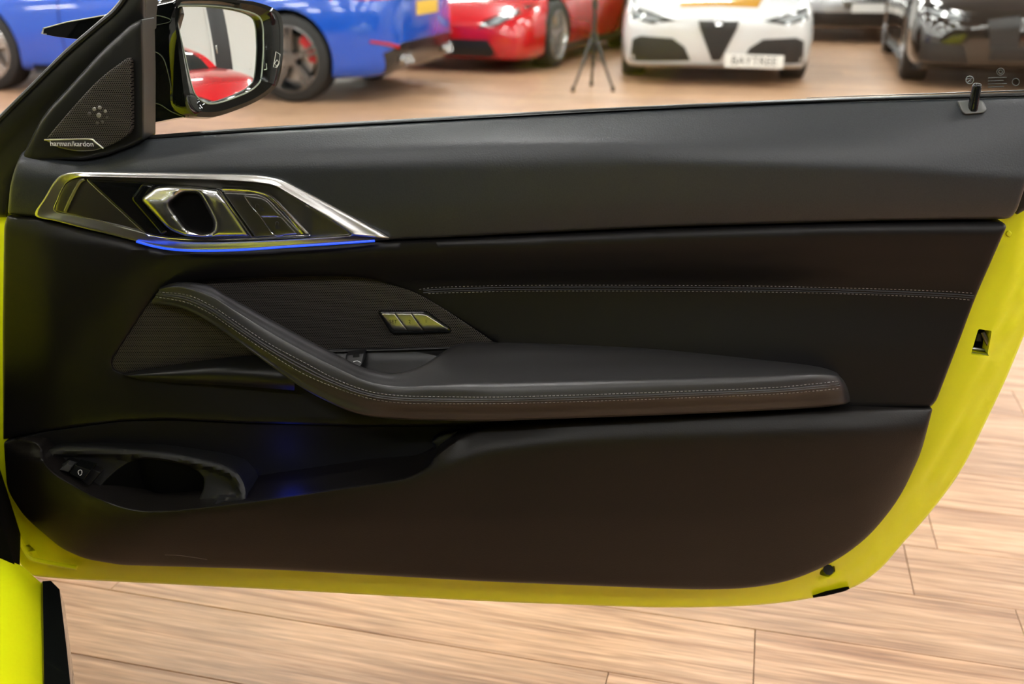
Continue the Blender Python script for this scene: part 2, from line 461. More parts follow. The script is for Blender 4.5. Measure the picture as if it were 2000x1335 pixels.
# LED bars under the ceiling
M_BAR = mat('lamp_housing', (.6, .6, .6), .5); M_TUBE = mat('led_diffuser', (.9, .9, .9), .5, emit=(1., .985, .955), es=LED_STRENGTH)
def led_bar():
    r_ = empty('ceiling_light')
    tag(r_, 'white linear lamp hanging under the showroom ceiling', 'ceiling light', 'rows of linear lamps under the ceiling')
    box_m('housing', (-.65, -.07, .02), (.65, .07, .09), M_BAR, r_, .01)
    box_m('diffuser', (-.62, -.055, -.012), (.62, .055, .02), M_TUBE, r_, .008)
    for s in (-.5, .5): box_m('hanger', (s - .004, -.004, .09), (s + .004, .004, .45), M_BAR, r_)
    return r_
proto = led_bar(); first = True
def copy_tree(o, parent=None):
    c = o.copy(); COL.objects.link(c); c.parent = parent
    for ch in o.children: copy_tree(ch, c)
    return c
LIGHTS = [(x, y) for y in (-1.5, 1.4, 4.3, 7.2, 10.1, 13., 15.9, 18.8) for x in (-11.2, -8.7, -6.2, -3.7, -1.2, 1.3, 3.8, 6.3, 8.8)]
for i, (x, y) in enumerate(LIGHTS):
    o = proto if i == 0 else copy_tree(proto)
    o.location = (x + (.9 if int(round((y + 1.5) / 2.9)) % 2 else 0), y, HC - .45); o.rotation_euler = (0, 0, R(90) if (i % 2) else 0)

# dark doorway seen in the wing mirror
DY0, DY1, DZ = 2.35, 3.05, 2.45
d1 = tag(box_m('door_1', (X1 - .05, DY0, 0), (X1 + .01, DY1, DZ), mat('dark_door_paint', (.02, .02, .022), .4), None, .01), kind='structure')
for nm, lo, hi in (('door_frame', (X1 - .07, DY0 - .1, 0), (X1 + .01, DY0, DZ + .1)), ('door_frame', (X1 - .07, DY1, 0), (X1 + .01, DY1 + .1, DZ + .1)), ('door_frame', (X1 - .07, DY0 - .1, DZ), (X1 + .01, DY1 + .1, DZ + .1)), ('door_handle', (X1 - .11, DY0 + .1, 1.), (X1 - .05, DY0 + .14, 1.25))):
    box_m(nm, lo, hi, M_WALL if 'frame' in nm else M_CHR, d1, .004)

# ================================================================== cars in the showroom
M_TYRE = mat('tyre_rubber', (.012, .012, .012), .65); M_ARCH = mat('arch_liner', (.006, .006, .006), .9)
M_BLKT = mat('car_black_plastic', (.010, .010, .010), .45); M_CARB = mat('carbon_trim', (.012, .012, .013), .2, coat=.5)
M_LENS = mat('headlight_lens', (.30, .32, .33), .08, coat=1.); M_DARKL = mat('headlight_housing', (.03, .032, .034), .15, coat=1.)
M_TAIL = mat('tail_lamp_red', (.45, .012, .012), .1, coat=1.); M_PLW = mat('plate_white', (.78, .78, .75), .4); M_PLY = mat('plate_yellow', (.75, .50, .05), .4)
M_DISC = mat('brake_disc', (.35, .34, .33), .3, metal=1.)
M_EXH = mat('exhaust_steel', (.5, .5, .5), .2, metal=1.)
def ncat(st, n=6): return catmull(st, n)
SEDAN = [(2.33, .50, .33, .46, .57), (2.29, .70, .24, .50, .64), (2.18, .84, .19, .58, .71), (1.95, .91, .17, .67, .79), (1.4, .935, .17, .73, .89), (.8, .93, .17, .76, .97), (0, .92, .17, .78, 1.0),
         (-.8, .93, .17, .80, 1.01), (-1.4, .945, .17, .83, 1.03), (-1.9, .92, .19, .84, 1.04), (-2.16, .86, .21, .82, 1.02), (-2.28, .76, .27, .78, .96), (-2.33, .60, .36, .70, .86)]
SPORT = [(2.24, .52, .24, .36, .47), (2.19, .74, .16, .41, .53), (2.06, .88, .13, .50, .60), (1.8, .945, .12, .60, .70), (1.3, .97, .12, .68, .80), (.7, .955, .12, .70, .86), (0, .95, .12, .72, .90),
         (-.7, .975, .12, .78, .95), (-1.3, .985, .13, .82, .97), (-1.8, .96, .16, .80, .95), (-2.08, .90, .2, .76, .90), (-2.2, .80, .26, .70, .82), (-2.25, .62, .34, .62, .74)]
HALF = lambda w_, zb, zs, zt: [(0, zb), (.5 * w_, zb), (.86 * w_, zb + .005), (.965 * w_, zb + .06), (.995 * w_, zb + .40 * (zs - zb)), (w_, zb + .66 * (zs - zb)), (.965 * w_, zs), (.90 * w_, zs + .55 * (zt - zs)), (.78 * w_, zt - .02), (.45 * w_, zt), (0, zt + .012)]
def shade(o, angle=35):
    me = o.data; me.polygons.foreach_set('use_smooth', [True] * len(me.polygons)); me.set_sharp_from_angle(angle=R(angle))
def apply_mods(o):
    bpy.context.view_layer.update()
    dg = bpy.context.evaluated_depsgraph_get(); me = bpy.data.meshes.new_from_object(o.evaluated_get(dg))
    o.modifiers.clear(); old = o.data; o.data = me; bpy.data.meshes.remove(old)
def lathe(prof_, n, axis_y=True):
    V, F = [], []; k = len(prof_)
    for i in range(n):
        a = 2 * math.pi * i / n
        for r_, y in prof_: V.append((r_ * math.cos(a), y, r_ * math.sin(a)))
    for i in range(n):
        for j in range(k - 1): F.append((i * k + j, i * k + j + 1, ((i + 1) % n) * k + j + 1, ((i + 1) % n) * k + j))
    return V, F
def box_geo(lo, hi, rot=0.):
    V = [(x, y, z) for x in (lo[0], hi[0]) for y in (lo[1], hi[1]) for z in (lo[2], hi[2])]
    c, s = math.cos(rot), math.sin(rot); V = [(x * c - z * s, y, x * s + z * c) for x, y, z in V]
    return V, [(0, 1, 3, 2), (4, 6, 7, 5), (0, 4, 5, 1), (2, 3, 7, 6), (0, 2, 6, 4), (1, 5, 7, 3)]
def wheel(parent, x, side, yo, r_, rim_m, cal_m, spokes=5, wd=.25, rr=.76):
    """one wheel: tyre with rim, spokes, disc and caliper; outer face at yo"""
    s = side
    tv, tf = lathe([(r_ * rr, .0), (r_ * .93, .005), (r_ * .985, .02), (r_, .05), (r_, wd - .05), (r_ * .98, wd - .015), (r_ * rr, wd)], 40)
    t = mk('wheel', [(q[0], s * (yo - q[1]), q[2]) for q in tv], [f if s < 0 else f[::-1] for f in tf], M_TYRE, parent); t.location = (x, 0, r_)
    def sub(nm, V, F, m): return mk(nm, [(q[0], s * (yo - q[1]), q[2]) for q in V], F if s < 0 else [f[::-1] for f in F], m, t)
    V, F = lathe([(r_ * rr, .004), (r_ * (rr - .03), .0), (r_ * (rr - .05), .02), (r_ * (rr - .06), wd - .03)], 40); sub('rim', V, F, rim_m)
    V, F = [], []
    for i in range(spokes):
        for off in (-.11, .11):
            a = 2 * math.pi * i / spokes + off + .3
            v, f = box_geo((.03, .022, -.013), (r_ * (rr - .03), .055, .013), a); k = len(V); V += v; F += [tuple(q + k for q in g) for g in f]
    sub('spokes', V, F, rim_m)
    V, F = lathe([(.0, .018), (.055, .02), (.065, .05)], 16); sub('hub', V, F, rim_m)
    V, F = lathe([(.06, .10), (r_ * .52, .10), (r_ * .52, .125)], 32); sub('brake_disc', V, F, M_DISC)
    V, F = lathe([(r_ * .40, .085), (r_ * .58, .085), (r_ * .60, .14), (r_ * .40, .14)], 40); k = 4; V = V; n0 = 9
    q0 = 2 if x > 0 else 13
    V2 = V[(q0 % 40) * k:(q0 + n0) * k] if q0 + n0 <= 40 else V[:n0 * k]
    F2 = [(i * k + j, i * k + j + 1, (i + 1) * k + j + 1, (i + 1) * k + j) for i in range(len(V2) // k - 1) for j in range(k - 1)]
    sub('brake_caliper', V2, F2, cal_m)
    return t
def make_car(name, label, loc, heading, paint, rim_m, cal_m, stations=SEDAN, scale=1., wheel_r=.345, axles=(1.42, -1.43), details=(), hood=None, spokes=5, roof=1.42, group=None, cab=(.95, .15, -.75, -1.75)):
    root = empty(name, (loc[0], loc[1], 0), heading); root.scale = (scale,) * 3; tag(root, label, 'car', group)
    st = ncat(stations, 4); rings = []
    for x, w_, zb, zs, zt in st:
        h = catmull(HALF(w_, zb, zs, zt), 3); r_ = [(x, -y, z) for y, z in h] + [(x, y, z) for y, z in h[-2:0:-1]]; rings.append(r_)
    body = loft('body', rings, [paint, M_ARCH], root, world=False)
    bm = bmesh.new(); bm.from_mesh(body.data); bmesh.ops.recalc_face_normals(bm, faces=bm.faces); bm.to_mesh(body.data)
    bvh = BVHTree.FromBMesh(bm); bm.free()
    # wheel arches
    V, F = [], []; wmax = {}
    for ax_ in axles:
        hit = bvh.ray_cast(Vector((ax_, 3, wheel_r + .05)), Vector((0, -1, 0)))[0]; wmax[ax_] = hit.y if hit else .93
        for s in (-1, 1):
            k = len(V); n = 36
            for y in (s * .58, s * 1.2): V += [(ax_ + (wheel_r + .035) * math.cos(2 * math.pi * i / n), y, wheel_r + .01 + (wheel_r + .035) * math.sin(2 * math.pi * i / n)) for i in range(n)]
            F += [(k + i, k + (i + 1) % n, k + n + (i + 1) % n, k + n + i) for i in range(n)] + [tuple(k + i for i in range(n))[::-1], tuple(k + n + i for i in range(n))]
    cut = mk('cutter', V, F, M_ARCH, None, smooth=False)
    bm = bmesh.new(); bm.from_mesh(cut.data); bmesh.ops.recalc_face_normals(bm, faces=bm.faces); bm.to_mesh(cut.data); bm.free()
    body.parent = None
    md = body.modifiers.new('b', 'BOOLEAN'); md.object = cut; md.operation = 'DIFFERENCE'; md.solver = 'EXACT'
    apply_mods(body); body.parent = root
    cm = cut.data; bpy.data.objects.remove(cut); bpy.data.meshes.remove(cm)
    shade(body)
    if M_ARCH.name not in [m_.name for m_ in body.data.materials if m_]: body.data.materials.append(M_ARCH)
    ai = [m_.name if m_ else '' for m_ in body.data.materials].index(M_ARCH.name)
    for p in body.data.polygons:
        c = p.center
        for ax_ in axles:
            if abs(c.y) < wmax[ax_] - .015 and (c.x - ax_) ** 2 + (c.z - wheel_r - .01) ** 2 < (wheel_r + .04) ** 2 and abs(c.y) > .5: p.material_index = ai
    for ax_ in axles:
        for s in (-1, 1): wheel(root, ax_, s, wmax[ax_] - .005, wheel_r, rim_m, cal_m, spokes)
    # cabin: glass and painted roof
    cf, rf, rb, cb = cab
    zz = lambda x: float(bvh.ray_cast(Vector((x, 0, 3)), Vector((0, 0, -1)))[0].z)
    secs = []
    for x, wb, wt, z in ((cf, .70, .66, zz(cf) - .01), (cf - .3, .80, .64, zz(cf) + .22 * (roof - zz(cf)) / .45 * .9), (rf, .84, .62, roof - .04), ((rf + rb) / 2, .86, .62, roof), (rb, .84, .60, roof - .05), ((rb + cb) / 2 - .1, .78, .58, zz(cb) + .5 * (roof - zz(cb))), (cb, .66, .56, zz(cb) - .01)):
        b0 = zz(x) - .05
        h = [(wb, min(b0, z - .01)), (wb * .5 + wt * .5 + .03, b0 * .5 + z * .5), (wt + .02, z - .05 * (z - b0)), (wt * .75, z + .0), (wt * .35, z + .012), (0, z + .015)]
        secs.append([(x, y, zc) for y, zc in h] + [(x, -y, zc) for y, zc in h[-2::-1]])
    S = [[tuple(q) for q in r_] for r_ in np.stack([catmull(np.array(secs)[:, j], 4) for j in range(len(secs[0]))], 1)]
    n = len(S[0]); V = [q for r_ in S for q in r_]; Fg, Fr = [], []
    for i in range(len(S) - 1):
        for j in range(n - 1):
            f = (i * n + j, i * n + j + 1, (i + 1) * n + j + 1, (i + 1) * n + j)
            (Fr if (2 <= j <= n - 4 and 8 <= i < 16) or j in (1, 2, n - 3, n - 4) and i >= 0 and (j in (2, n - 4)) else Fg).append(f)
    for nm, FF, mm in (('window_glass', Fg, M_DGLASS), ('roof', Fr, paint)):
        o = mk(nm, V, FF, mm, root); bm = bmesh.new(); bm.from_mesh(o.data)
        bmesh.ops.delete(bm, geom=[v for v in bm.verts if not v.link_faces], context='VERTS'); bmesh.ops.recalc_face_normals(bm, faces=bm.faces)
        if nm == 'roof' or sum(f.normal.z for f in bm.faces) < 0:
            if sum(f.normal.z for f in bm.faces) < 0: bmesh.ops.reverse_faces(bm, faces=bm.faces)
        bm.to_mesh(o.data); bm.free()
    # details laid on the body, 6 mm proud, with their own thickness
    DIR = {'front': (Vector((5, 0, 0)), Vector((-1, 0, 0)), lambda h, z: Vector((0, h, z))), 'rear': (Vector((-5, 0, 0)), Vector((1, 0, 0)), lambda h, z: Vector((0, h, z))),
           'left': (Vector((0, 4, 0)), Vector((0, -1, 0)), lambda h, z: Vector((h, 0, z))), 'right': (Vector((0, -4, 0)), Vector((0, 1, 0)), lambda h, z: Vector((h, 0, z))), 'top': (Vector((0, 0, 4)), Vector((0, 0, -1)), lambda h, z: Vector((h, z, 0)))}
    def patch(nm, side, out, m, off=.006, step=.045):
        o0, d0, fn = DIR[side]; sgn = -d0
        lp_ = resample(rp(out, .02), .03); Vp, Fp, _ = fill2d([lp_], step)
        W = []; last = None
        for a, b in Vp:
            h = bvh.ray_cast(o0 + fn(a, b), d0)[0]
            if h is None:
                h = bvh.find_nearest(fn(a, b) + sgn * 2.1)[0]; h = Vector((h.x, a if side in ('front', 'rear') else h.y, b))
            W.append(np.array(h + sgn * off))
        if np.cross(W[Fp[0][1]] - W[Fp[0][0]], W[Fp[0][2]] - W[Fp[0][0]]) @ np.array(sgn) < 0: Fp = [tuple(reversed(f)) for f in Fp]
        mp2 = {}
        def bk(i):
            if i not in mp2: mp2[i] = len(W); W.append(W[i] - np.array(sgn) * (off + .012))
            return mp2[i]
        for a, b in bound_edges(Fp): Fp.append((b, a, bk(a), bk(b)))
        return mk(nm, W, Fp, m, root)
    for nm, side, out, m, off, mirror in details:
        o = patch(nm, side, out, m, off)
        if mirror:
            if side in ('left', 'right'): patch(nm, 'right' if side == 'left' else 'left', out, m, off)
            else: patch(nm, side, [(-q[0], *q[1:]) if side != 'top' else (q[0], -q[1], *q[2:]) for q in out], m, off)
    root['_bvh'] = 0
    del root['_bvh']
    return root, bvh
def door_lines(): return [('door_shut_line', 'left', [(.62, .26), (.628, .26), (.66, .90), (.65, .90)], M_GAP, .002, True), ('door_shut_line', 'left', [(-.50, .26), (-.492, .26), (-.55, .95), (-.56, .95)], M_GAP, .002, True),
                         ('sill_strip', 'left', [(1.0, .16), (1.0, .235), (-1.0, .235), (-1.0, .16)], M_BLKT, .008, True)]
P_BLUE = mat('blue_car_paint', (.003, .075, .52), .22, coat=1.); P_RED = mat('red_car_paint', (.52, .006, .012), .22, coat=1.)
P_WHITE = mat('white_car_paint', (.60, .61, .61), .25, coat=1.); P_BLACK = mat('black_car_paint', (.012, .009, .007), .12, coat=1.); P_SILV = mat('silver_car_paint', (.50, .50, .51), .25, metal=.6, coat=1.)
P_REFL = mat('bonnet_reflection_ochre', (.46, .23, .02), .18, coat=1.); P_DARK = mat('charcoal_car_paint', (.03, .028, .028), .2, coat=1.)  # ochre on the white car's bonnet: a warm reflection put into its paint
R_SILV = mat('silver_rim', (.62, .60, .58), .25, metal=.8); R_GUN = mat('gunmetal_rim', (.20, .19, .185), .28, metal=.9); R_BLK = mat('black_rim', (.02, .02, .02), .25)
C_RED = mat('red_caliper', (.6, .02, .03), .4); C_YEL = mat('yellow_caliper', (.80, .42, .005), .4); C_ORG = mat('bronze_caliper', (.35, .12, .03), .4)

# --- blue coupe, seen from its rear left corner
bf, br = on_z(-14, 176), on_z(573, 200)
dirn = bf - br; hd = math.atan2(dirn[1], dirn[0]); wb = np.linalg.norm(dirn)
S_ = 1.045; ax = wb / 2 / S_
lat = np.array([-math.sin(hd), math.cos(hd), 0])
c = (bf + br) / 2 - lat * .90 * S_
BLUE = [(x * (ax / 1.43 if abs(x) < 1.9 else 1) , *r_) for x, *r_ in SEDAN]
rear_det = [('tail_lamp', 'rear', [(.90, .80), (.40, .82), (.42, .92), (.88, .93)], M_TAIL, .008, True), ('number_plate', 'rear', [(-.26, .66), (.26, .66), (.26, .77), (-.26, .77)], M_PLY, .012, False),
            ('rear_diffuser', 'rear', [(-.76, .24), (.76, .24), (.80, .40), (.60, .47), (-.60, .47), (-.80, .40)], M_CARB, .010, False),
            ('rear_reflector', 'rear', [(.66, .42), (.86, .48), (.86, .50), (.66, .45)], M_TAIL, .016, True), ('boot_recess', 'rear', [(-.34, .62), (.34, .62), (.36, .80), (-.36, .80)], P_BLUE, .004, False)]
blue, bb_ = make_car('blue_car', 'glossy blue coupe parked behind the wing mirror, rear corner towards the tripod', c, hd, P_BLUE, R_GUN, C_RED, [(x, w_, zb, zs, zt) for x, w_, zb, zs, zt in SEDAN], S_, .345, (ax, -ax), rear_det + door_lines(), spokes=5)
for y in (-.58, -.46, .46, .58):
    V, F = lathe([(.045, -.04), (.052, 0), (.045, .02), (.038, 0), (.036, -.05)], 20)
    mk('tailpipe', [(-2.27 + v[1] * -1 - .06, y + v[0], .33 + v[2]) for v in V], F, M_EXH, blue)
# paler front rims: brighter light on those wheels, put into the rim colour
for o in blue.children:
    if o.name.startswith('wheel') and o.location.x > 0:
        for s in o.children:
            if s.name.split('.')[0] in ('rim', 'spokes', 'hub'): s.data.materials[0] = R_SILV

# --- red sports cars
red_det = [('headlight', 'front', [(.42, .46), (.62, .49), (.80, .60), (.86, .68), (.78, .68), (.60, .60), (.44, .53)], M_DARKL, .006, True), ('headlight_lens', 'front', [(.50, .49), (.62, .51), (.74, .60), (.70, .61), (.58, .57)], M_LENS, .014, True),
           ('front_grille', 'front', [(-.62, .17), (.62, .17), (.52, .345), (-.52, .345)], M_BLKT, .004, False), ('splitter', 'front', [(-.86, .125), (.86, .125), (.84, .15), (-.84, .15)], M_BLKT, .012, False),
           ('emblem', 'front', [(-.03, .40), (.03, .40), (.03, .45), (-.03, .45)], C_YEL, .006, False)] + door_lines()
rw = on_z(1080, 131); rh = R(247)
fwd = np.array([math.cos(rh), math.sin(rh), 0]); lf = np.array([-math.sin(rh), math.cos(rh), 0])
c = rw - fwd * 1.32 - lf * .90
make_car('red_sports_car', 'red sports car beyond the blue coupe with wide black front grille', c, rh, P_RED, R_SILV, C_YEL, SPORT, 1.0, .35, (1.32, -1.33), red_det, roof=1.2, cab=(1.0, .1, -.5, -1.7))
MIRROR_CAR = None

# --- white saloon, frontal
whc = on_z(1394, 166); wh = R(261)
white_det = [('headlight', 'front', [(.40, .60), (.62, .565), (.82, .61), (.885, .70), (.86, .735), (.70, .68)], M_DARKL, .006, True), ('headlight_lens', 'front', [(.50, .61), (.66, .59), (.80, .63), (.84, .69), (.70, .655)], M_LENS, .012, True),
             ('shield_grille', 'front', [(-.19, .60), (.19, .60), (.17, .53), (.04, .24), (-.04, .24), (-.17, .53)], M_BLKT, .012, False), ('shield_frame', 'front', [(-.225, .63), (.225, .63), (.205, .53), (.06, .215), (-.06, .215), (-.205, .53)], P_WHITE, .006, False),
             ('lower_intake', 'front', [(.24, .235), (.82, .215), (.80, .42), (.72, .455), (.42, .44), (.30, .36)], M_BLKT, .005, True), ('front_emblem', 'front', [(-.03, .56), (.03, .56), (.03, .615), (-.03, .615)], M_EXH, .018, False),
             ('splitter', 'front', [(-.84, .165), (.84, .165), (.80, .205), (-.80, .205)], P_WHITE, .03, False),
             ('bonnet', 'top', [(2.17, -.36), (2.17, .36), (1.2, .62), (1.0, .62), (1.0, -.62), (1.2, -.62)], P_REFL, .006, False)] + door_lines()
fwd = np.array([math.cos(wh), math.sin(wh), 0])
wc = whc - fwd * 2.2
wcar, wbv = make_car('white_saloon_car', 'white saloon car facing us, with triangular shield grille and offset number plate', wc, wh, P_WHITE, R_BLK, C_RED, [(x, w_, zb - .03, zs, zt - .005) for x, w_, zb, zs, zt in SEDAN], 1.0, .345, (1.42, -1.42), white_det)
# flat number plate beside the shield, following the bumper's sweep
hx = lambda y_: max(wbv.ray_cast(Vector((5, y_, z_)), Vector((-1, 0, 0)))[0].x for z_ in (.2, .25, .3))
pa, pb_ = np.array([hx(.09) + .012, .09, .245]), np.array([hx(.61) + .055, .61, .24])
pm_ = np.array([hx(.36), .36, 0]); mid_x = (pa[0] + pb_[0]) / 2; bump_ = max(0., pm_[0] + .012 - mid_x); pa[0] += bump_; pb_[0] += bump_
pd = (pb_ - pa) / np.linalg.norm(pb_ - pa); pn = np.cross(pd, (0, 0, 1.)); pn /= np.linalg.norm(pn); pu = np.cross(pn, pd)
pc = (pa + pb_) / 2; mt4 = Matrix([[*[float(v) for v in (pd[i], pu[i], pn[i])], float(pc[i])] for i in range(3)] + [[0, 0, 0, 1]])
npl = box_m('number_plate', (-.27, -.06, -.006), (.27, .06, .006), M_PLW, wcar, .003, mt4)
text('plate_lettering', 'BAYTREE', np.array(root_loc(wcar)) + pc + pn * .0065, .105, pd, pu, M_INK, npl, .001)

# --- black car at the right, right front corner towards us
kc = on_z(1796, 172); kh = R(254); fwd = np.array([math.cos(kh), math.sin(kh), 0]); lf = np.array([-math.sin(kh), math.cos(kh), 0])
black_det = [('headlight', 'front', [(.46, .60), (.80, .64), (.88, .72), (.80, .73), (.48, .67)], M_DARKL, .006, True), ('headlight_lens', 'front', [(.52, .62), (.76, .65), (.82, .70), (.56, .66)], M_LENS, .012, True), ('kidney_grille', 'front', [(.04, .36), (.26, .34), (.32, .62), (.06, .66)], M_BLKT, .008, True),
             ('lower_intake', 'front', [(.42, .24), (.84, .26), (.82, .42), (.48, .40)], M_BLKT, .006, True), ('splitter', 'front', [(-.88, .165), (.88, .165), (.85, .205), (-.85, .205)], M_CARB, .03, False), ('number_plate', 'front', [(-.26, .28), (.26, .28), (.26, .39), (-.26, .39)], M_BLKT, .03, False)] + door_lines()
make_car('black_car', 'glossy black car by the lock pin, its front corner full of lamp reflections', kc - fwd * 2.2 + lf * .80, kh, P_BLACK, R_GUN, C_ORG, SEDAN, 1.02, .35, (1.42, -1.43), black_det)
# --- silver estate behind, and a dark car with yellow calipers
sc_ = on_z(1690, 84); sh = R(262); fwd = np.array([math.cos(sh), math.sin(sh), 0])
silver_det = [('headlight', 'front', [(.46, .60), (.80, .60), (.86, .70), (.80, .74), (.48, .70)], M_LENS, .006, True), ('front_grille', 'front', [(-.36, .44), (.36, .44), (.40, .68), (-.40, .68)], M_EXH, .008, False), ('lower_intake', 'front', [(-.78, .22), (.78, .22), (.74, .40), (-.74, .40)], M_BLKT, .006, False), ('number_plate', 'front', [(-.26, .40), (.26, .40), (.26, .51), (-.26, .51)], M_PLW, .03, False)] + door_lines()
make_car('silver_car', 'silver car in the gap between the white saloon and the black car', sc_ - fwd * 2.25, sh, P_SILV, R_SILV, R_BLK, SEDAN, 1.04, .345, (1.42, -1.43), silver_det)
yc = on_z(1199, 66); yh = R(2); fwd = np.array([math.cos(yh), math.sin(yh), 0]); lf = np.array([-math.sin(yh), math.cos(yh), 0])
make_car('charcoal_car', 'dark car far behind the tripod with yellow brake calipers', yc - fwd * 1.42 + lf * .9, yh, P_DARK, R_BLK, C_YEL, SEDAN, 1.0, .36, (1.42, -1.43), black_det)
# --- the red car that the wing mirror shows, right of the camera
make_car('red_coupe', 'red coupe before the white wall, seen in the wing mirror', (5.6, .75), R(143), P_RED, R_BLK, C_YEL, SPORT, 1.02, .35, (1.32, -1.33), red_det, roof=1.24, cab=(1.0, .1, -.5, -1.7))

# --- black tripod between the red and the white car
t1, t2, t3 = on_z(1119, 179), on_z(1155, 168), on_z(1197, 179)
tc_ = (t1 + t2 + t3) / 3
tri = empty('tripod', tuple(tc_)); tag(tri, 'slim black tripod standing between the red and the white car', 'tripod')
M_TRI = mat('tripod_black', (.015, .015, .016), .35)
apex = tc_ + np.array([.0, 0, .46])
for t in (t1, t2, t3):
    dv = (t - apex) / np.linalg.norm(t - apex); st_ = apex + np.array([(t - tc_)[0], (t - tc_)[1], 0]) * .12
    l_ = tube('leg', [st_, st_ + (t - st_) * .5, st_ + (t - st_) * .505, t + np.array([0, 0, .02])], [.016, .016, .012, .011], M_TRI, tri, 10)
    tube('foot', [t + np.array([0, 0, .05]), t + np.array([0, 0, .012]), t + np.array([0, 0, .001])], [.014, .018, .014], M_RUB, l_, 10)
    tube('brace', [apex + np.array([0, 0, -.16]), st_ + (t - st_) * .42], .006, M_TRI, tri, 6)
tube('centre_column', [tc_ + np.array([0, 0, .2]), apex, apex + np.array([0, 0, .12]), apex + np.array([0, 0, 1.0])], [.014, .02, .018, .016], M_TRI, tri, 12)
tube('collar', [apex + np.array([0, 0, -.04]), apex + np.array([0, 0, .05])], .036, M_TRI, tri, 14)
tube('collar', [apex + np.array([0, 0, .26]), apex + np.array([0, 0, .33])], .028, M_TRI, tri, 14)
tube('tripod_head', [apex + np.array([-.05, 0, 1.02]), apex + np.array([.05, 0, 1.02])], .035, M_TRI, tri, 12)
# ================================================================== the open door
door = empty('car_door', tuple(P(10, 1124, -40)))
tag(door, 'open car door with black leather trim panel and bright yellow sheet-metal edge', 'car door')

# --- yellow sheet metal: flat inner frame, stepped hem along the outer edge
OUT = [(-14, 300, 4), (283, 292, 4), (1000, 246, 4), (1960, 215, 4), (2070, 212, 10), (2074, 400, 60), (2030, 580, 60), (2000, 656, 40), (1965, 740, 40), (1944, 785, 40),
       (1878, 921, 60), (1815, 1004, 60), (1757, 1067, 40), (1724, 1108, 30), (1674, 1146, 30), (1574, 1171, 50), (1466, 1183, 50), (1300, 1187, 80), (950, 1174, 80),
       (522, 1150, 60), (123, 1130, 20), (62, 1124, 8), (38, 1100, 10), (12, 1010, 20), (-10, 905, 20)]
_o = resample(rp(OUT, 8), 10)
def metal_d(x, y):
    d = seg_dist(np.array([[x, y]]), [_o])[0]
    return pchip([0, 10, 22, 30, 38, 52, 62], [-20, -18, -16, -7, -9, -3, 0], d)
panel('inner_sheet_metal', OUT, metal_d, M_YEL, door, step=13, edge=(5, 5), back=-55, bs=9,
      holes=[[(1911, 642, 4), (1937, 646, 3), (1934, 664, 2), (1929, 690, 3), (1932, 695, 2), (1896, 692, 4)],
             [(1603, 1112, 4), (1630, 1104, 3), (1632, 1115, 4), (1618, 1127, 4), (1600, 1121, 3)],
             [(49, 1066, 2), (56, 1062, 2), (70, 1075, 2), (56, 1077, 2)]], hole_edge=False)
# outer skin, bowed outwards behind the frame
def skin_place(x, y, d): return P(x, y, 0) + DN * d * .001
def skin_d(x, y):
    ds = seg_dist(np.array([[x, y]]), [_o])[0]
    return -55 - 65 * (1 - (1 - min(ds / 420, 1)) ** 2)
sk = panel('outer_skin', OUT, skin_d, M_YEL, door, step=40, edge=(0, 0), place=skin_place, bs=30)
sk.data.flip_normals()
# weather strip of the right end, above the yellow
panel('end_seal', [(1975, 222, 4), (2058, 222, 6), (2054, 330, 20), (2010, 405, 6), (1985, 420, 4)], 24, M_RUB, door, edge=(6, 6), back=-5)
panel('drain_slot', [(1588, 1167, 1), (1612, 1158.5, 1), (1648, 1150.5, 1), (1660, 1149, 1), (1650, 1154, 1), (1615, 1162.5, 1)], -12, M_GAP, door, edge=(1, 1), back=-22, step=5, bs=3)
tube('drain_plug', [P(1618, 1112, -12), P(1618, 1112, 3)], .008, M_RUB, door, 10)
panel('blanking_cap', [(1963, 456, 7), (1970, 448, 7), (1978, 456, 7), (1971, 465, 7)], 2.2, M_YEL, door, edge=(2, 1.5), back=-2, step=4, bs=2)
# door latch inside its opening
lt = panel('latch', [(1890, 630, 3), (1948, 636, 3), (1945, 705, 3), (1888, 702, 3)], -24, M_GAP, door, edge=(2, 2), back=-34)
tube('latch_claw', [P(1920, 648, -12), P(1926, 662, -9), P(1934, 678, -10)], .0035, M_ALUD, lt, 8)
tube('latch_bar', [P(1897, 691, -8), P(1915, 693, -8), P(1931, 693, -10)], .003, mat('zinc', (.55, .54, .52), .35, metal=1), lt, 8)
tube('latch_plate', [P(1899, 680, -16), P(1914, 682, -15), P(1928, 684, -16)], .0022, M_ALUD, lt, 6)
panel('latch_stop', [(1909, 650, 2), (1919, 651, 2), (1918, 667, 2), (1906, 666, 2)], -14, M_PLA, lt, edge=(2, 2), back=-24, step=5, bs=3)
# folded hinge-side flange with its seam
door_tube('sealing_bead', [(2, 960, 6), (18, 1010, 6), (36, 1050, 7), (54, 1084, 6), (74, 1094, 3), (150, 1108, 1)], 4.0, M_YEL, door)

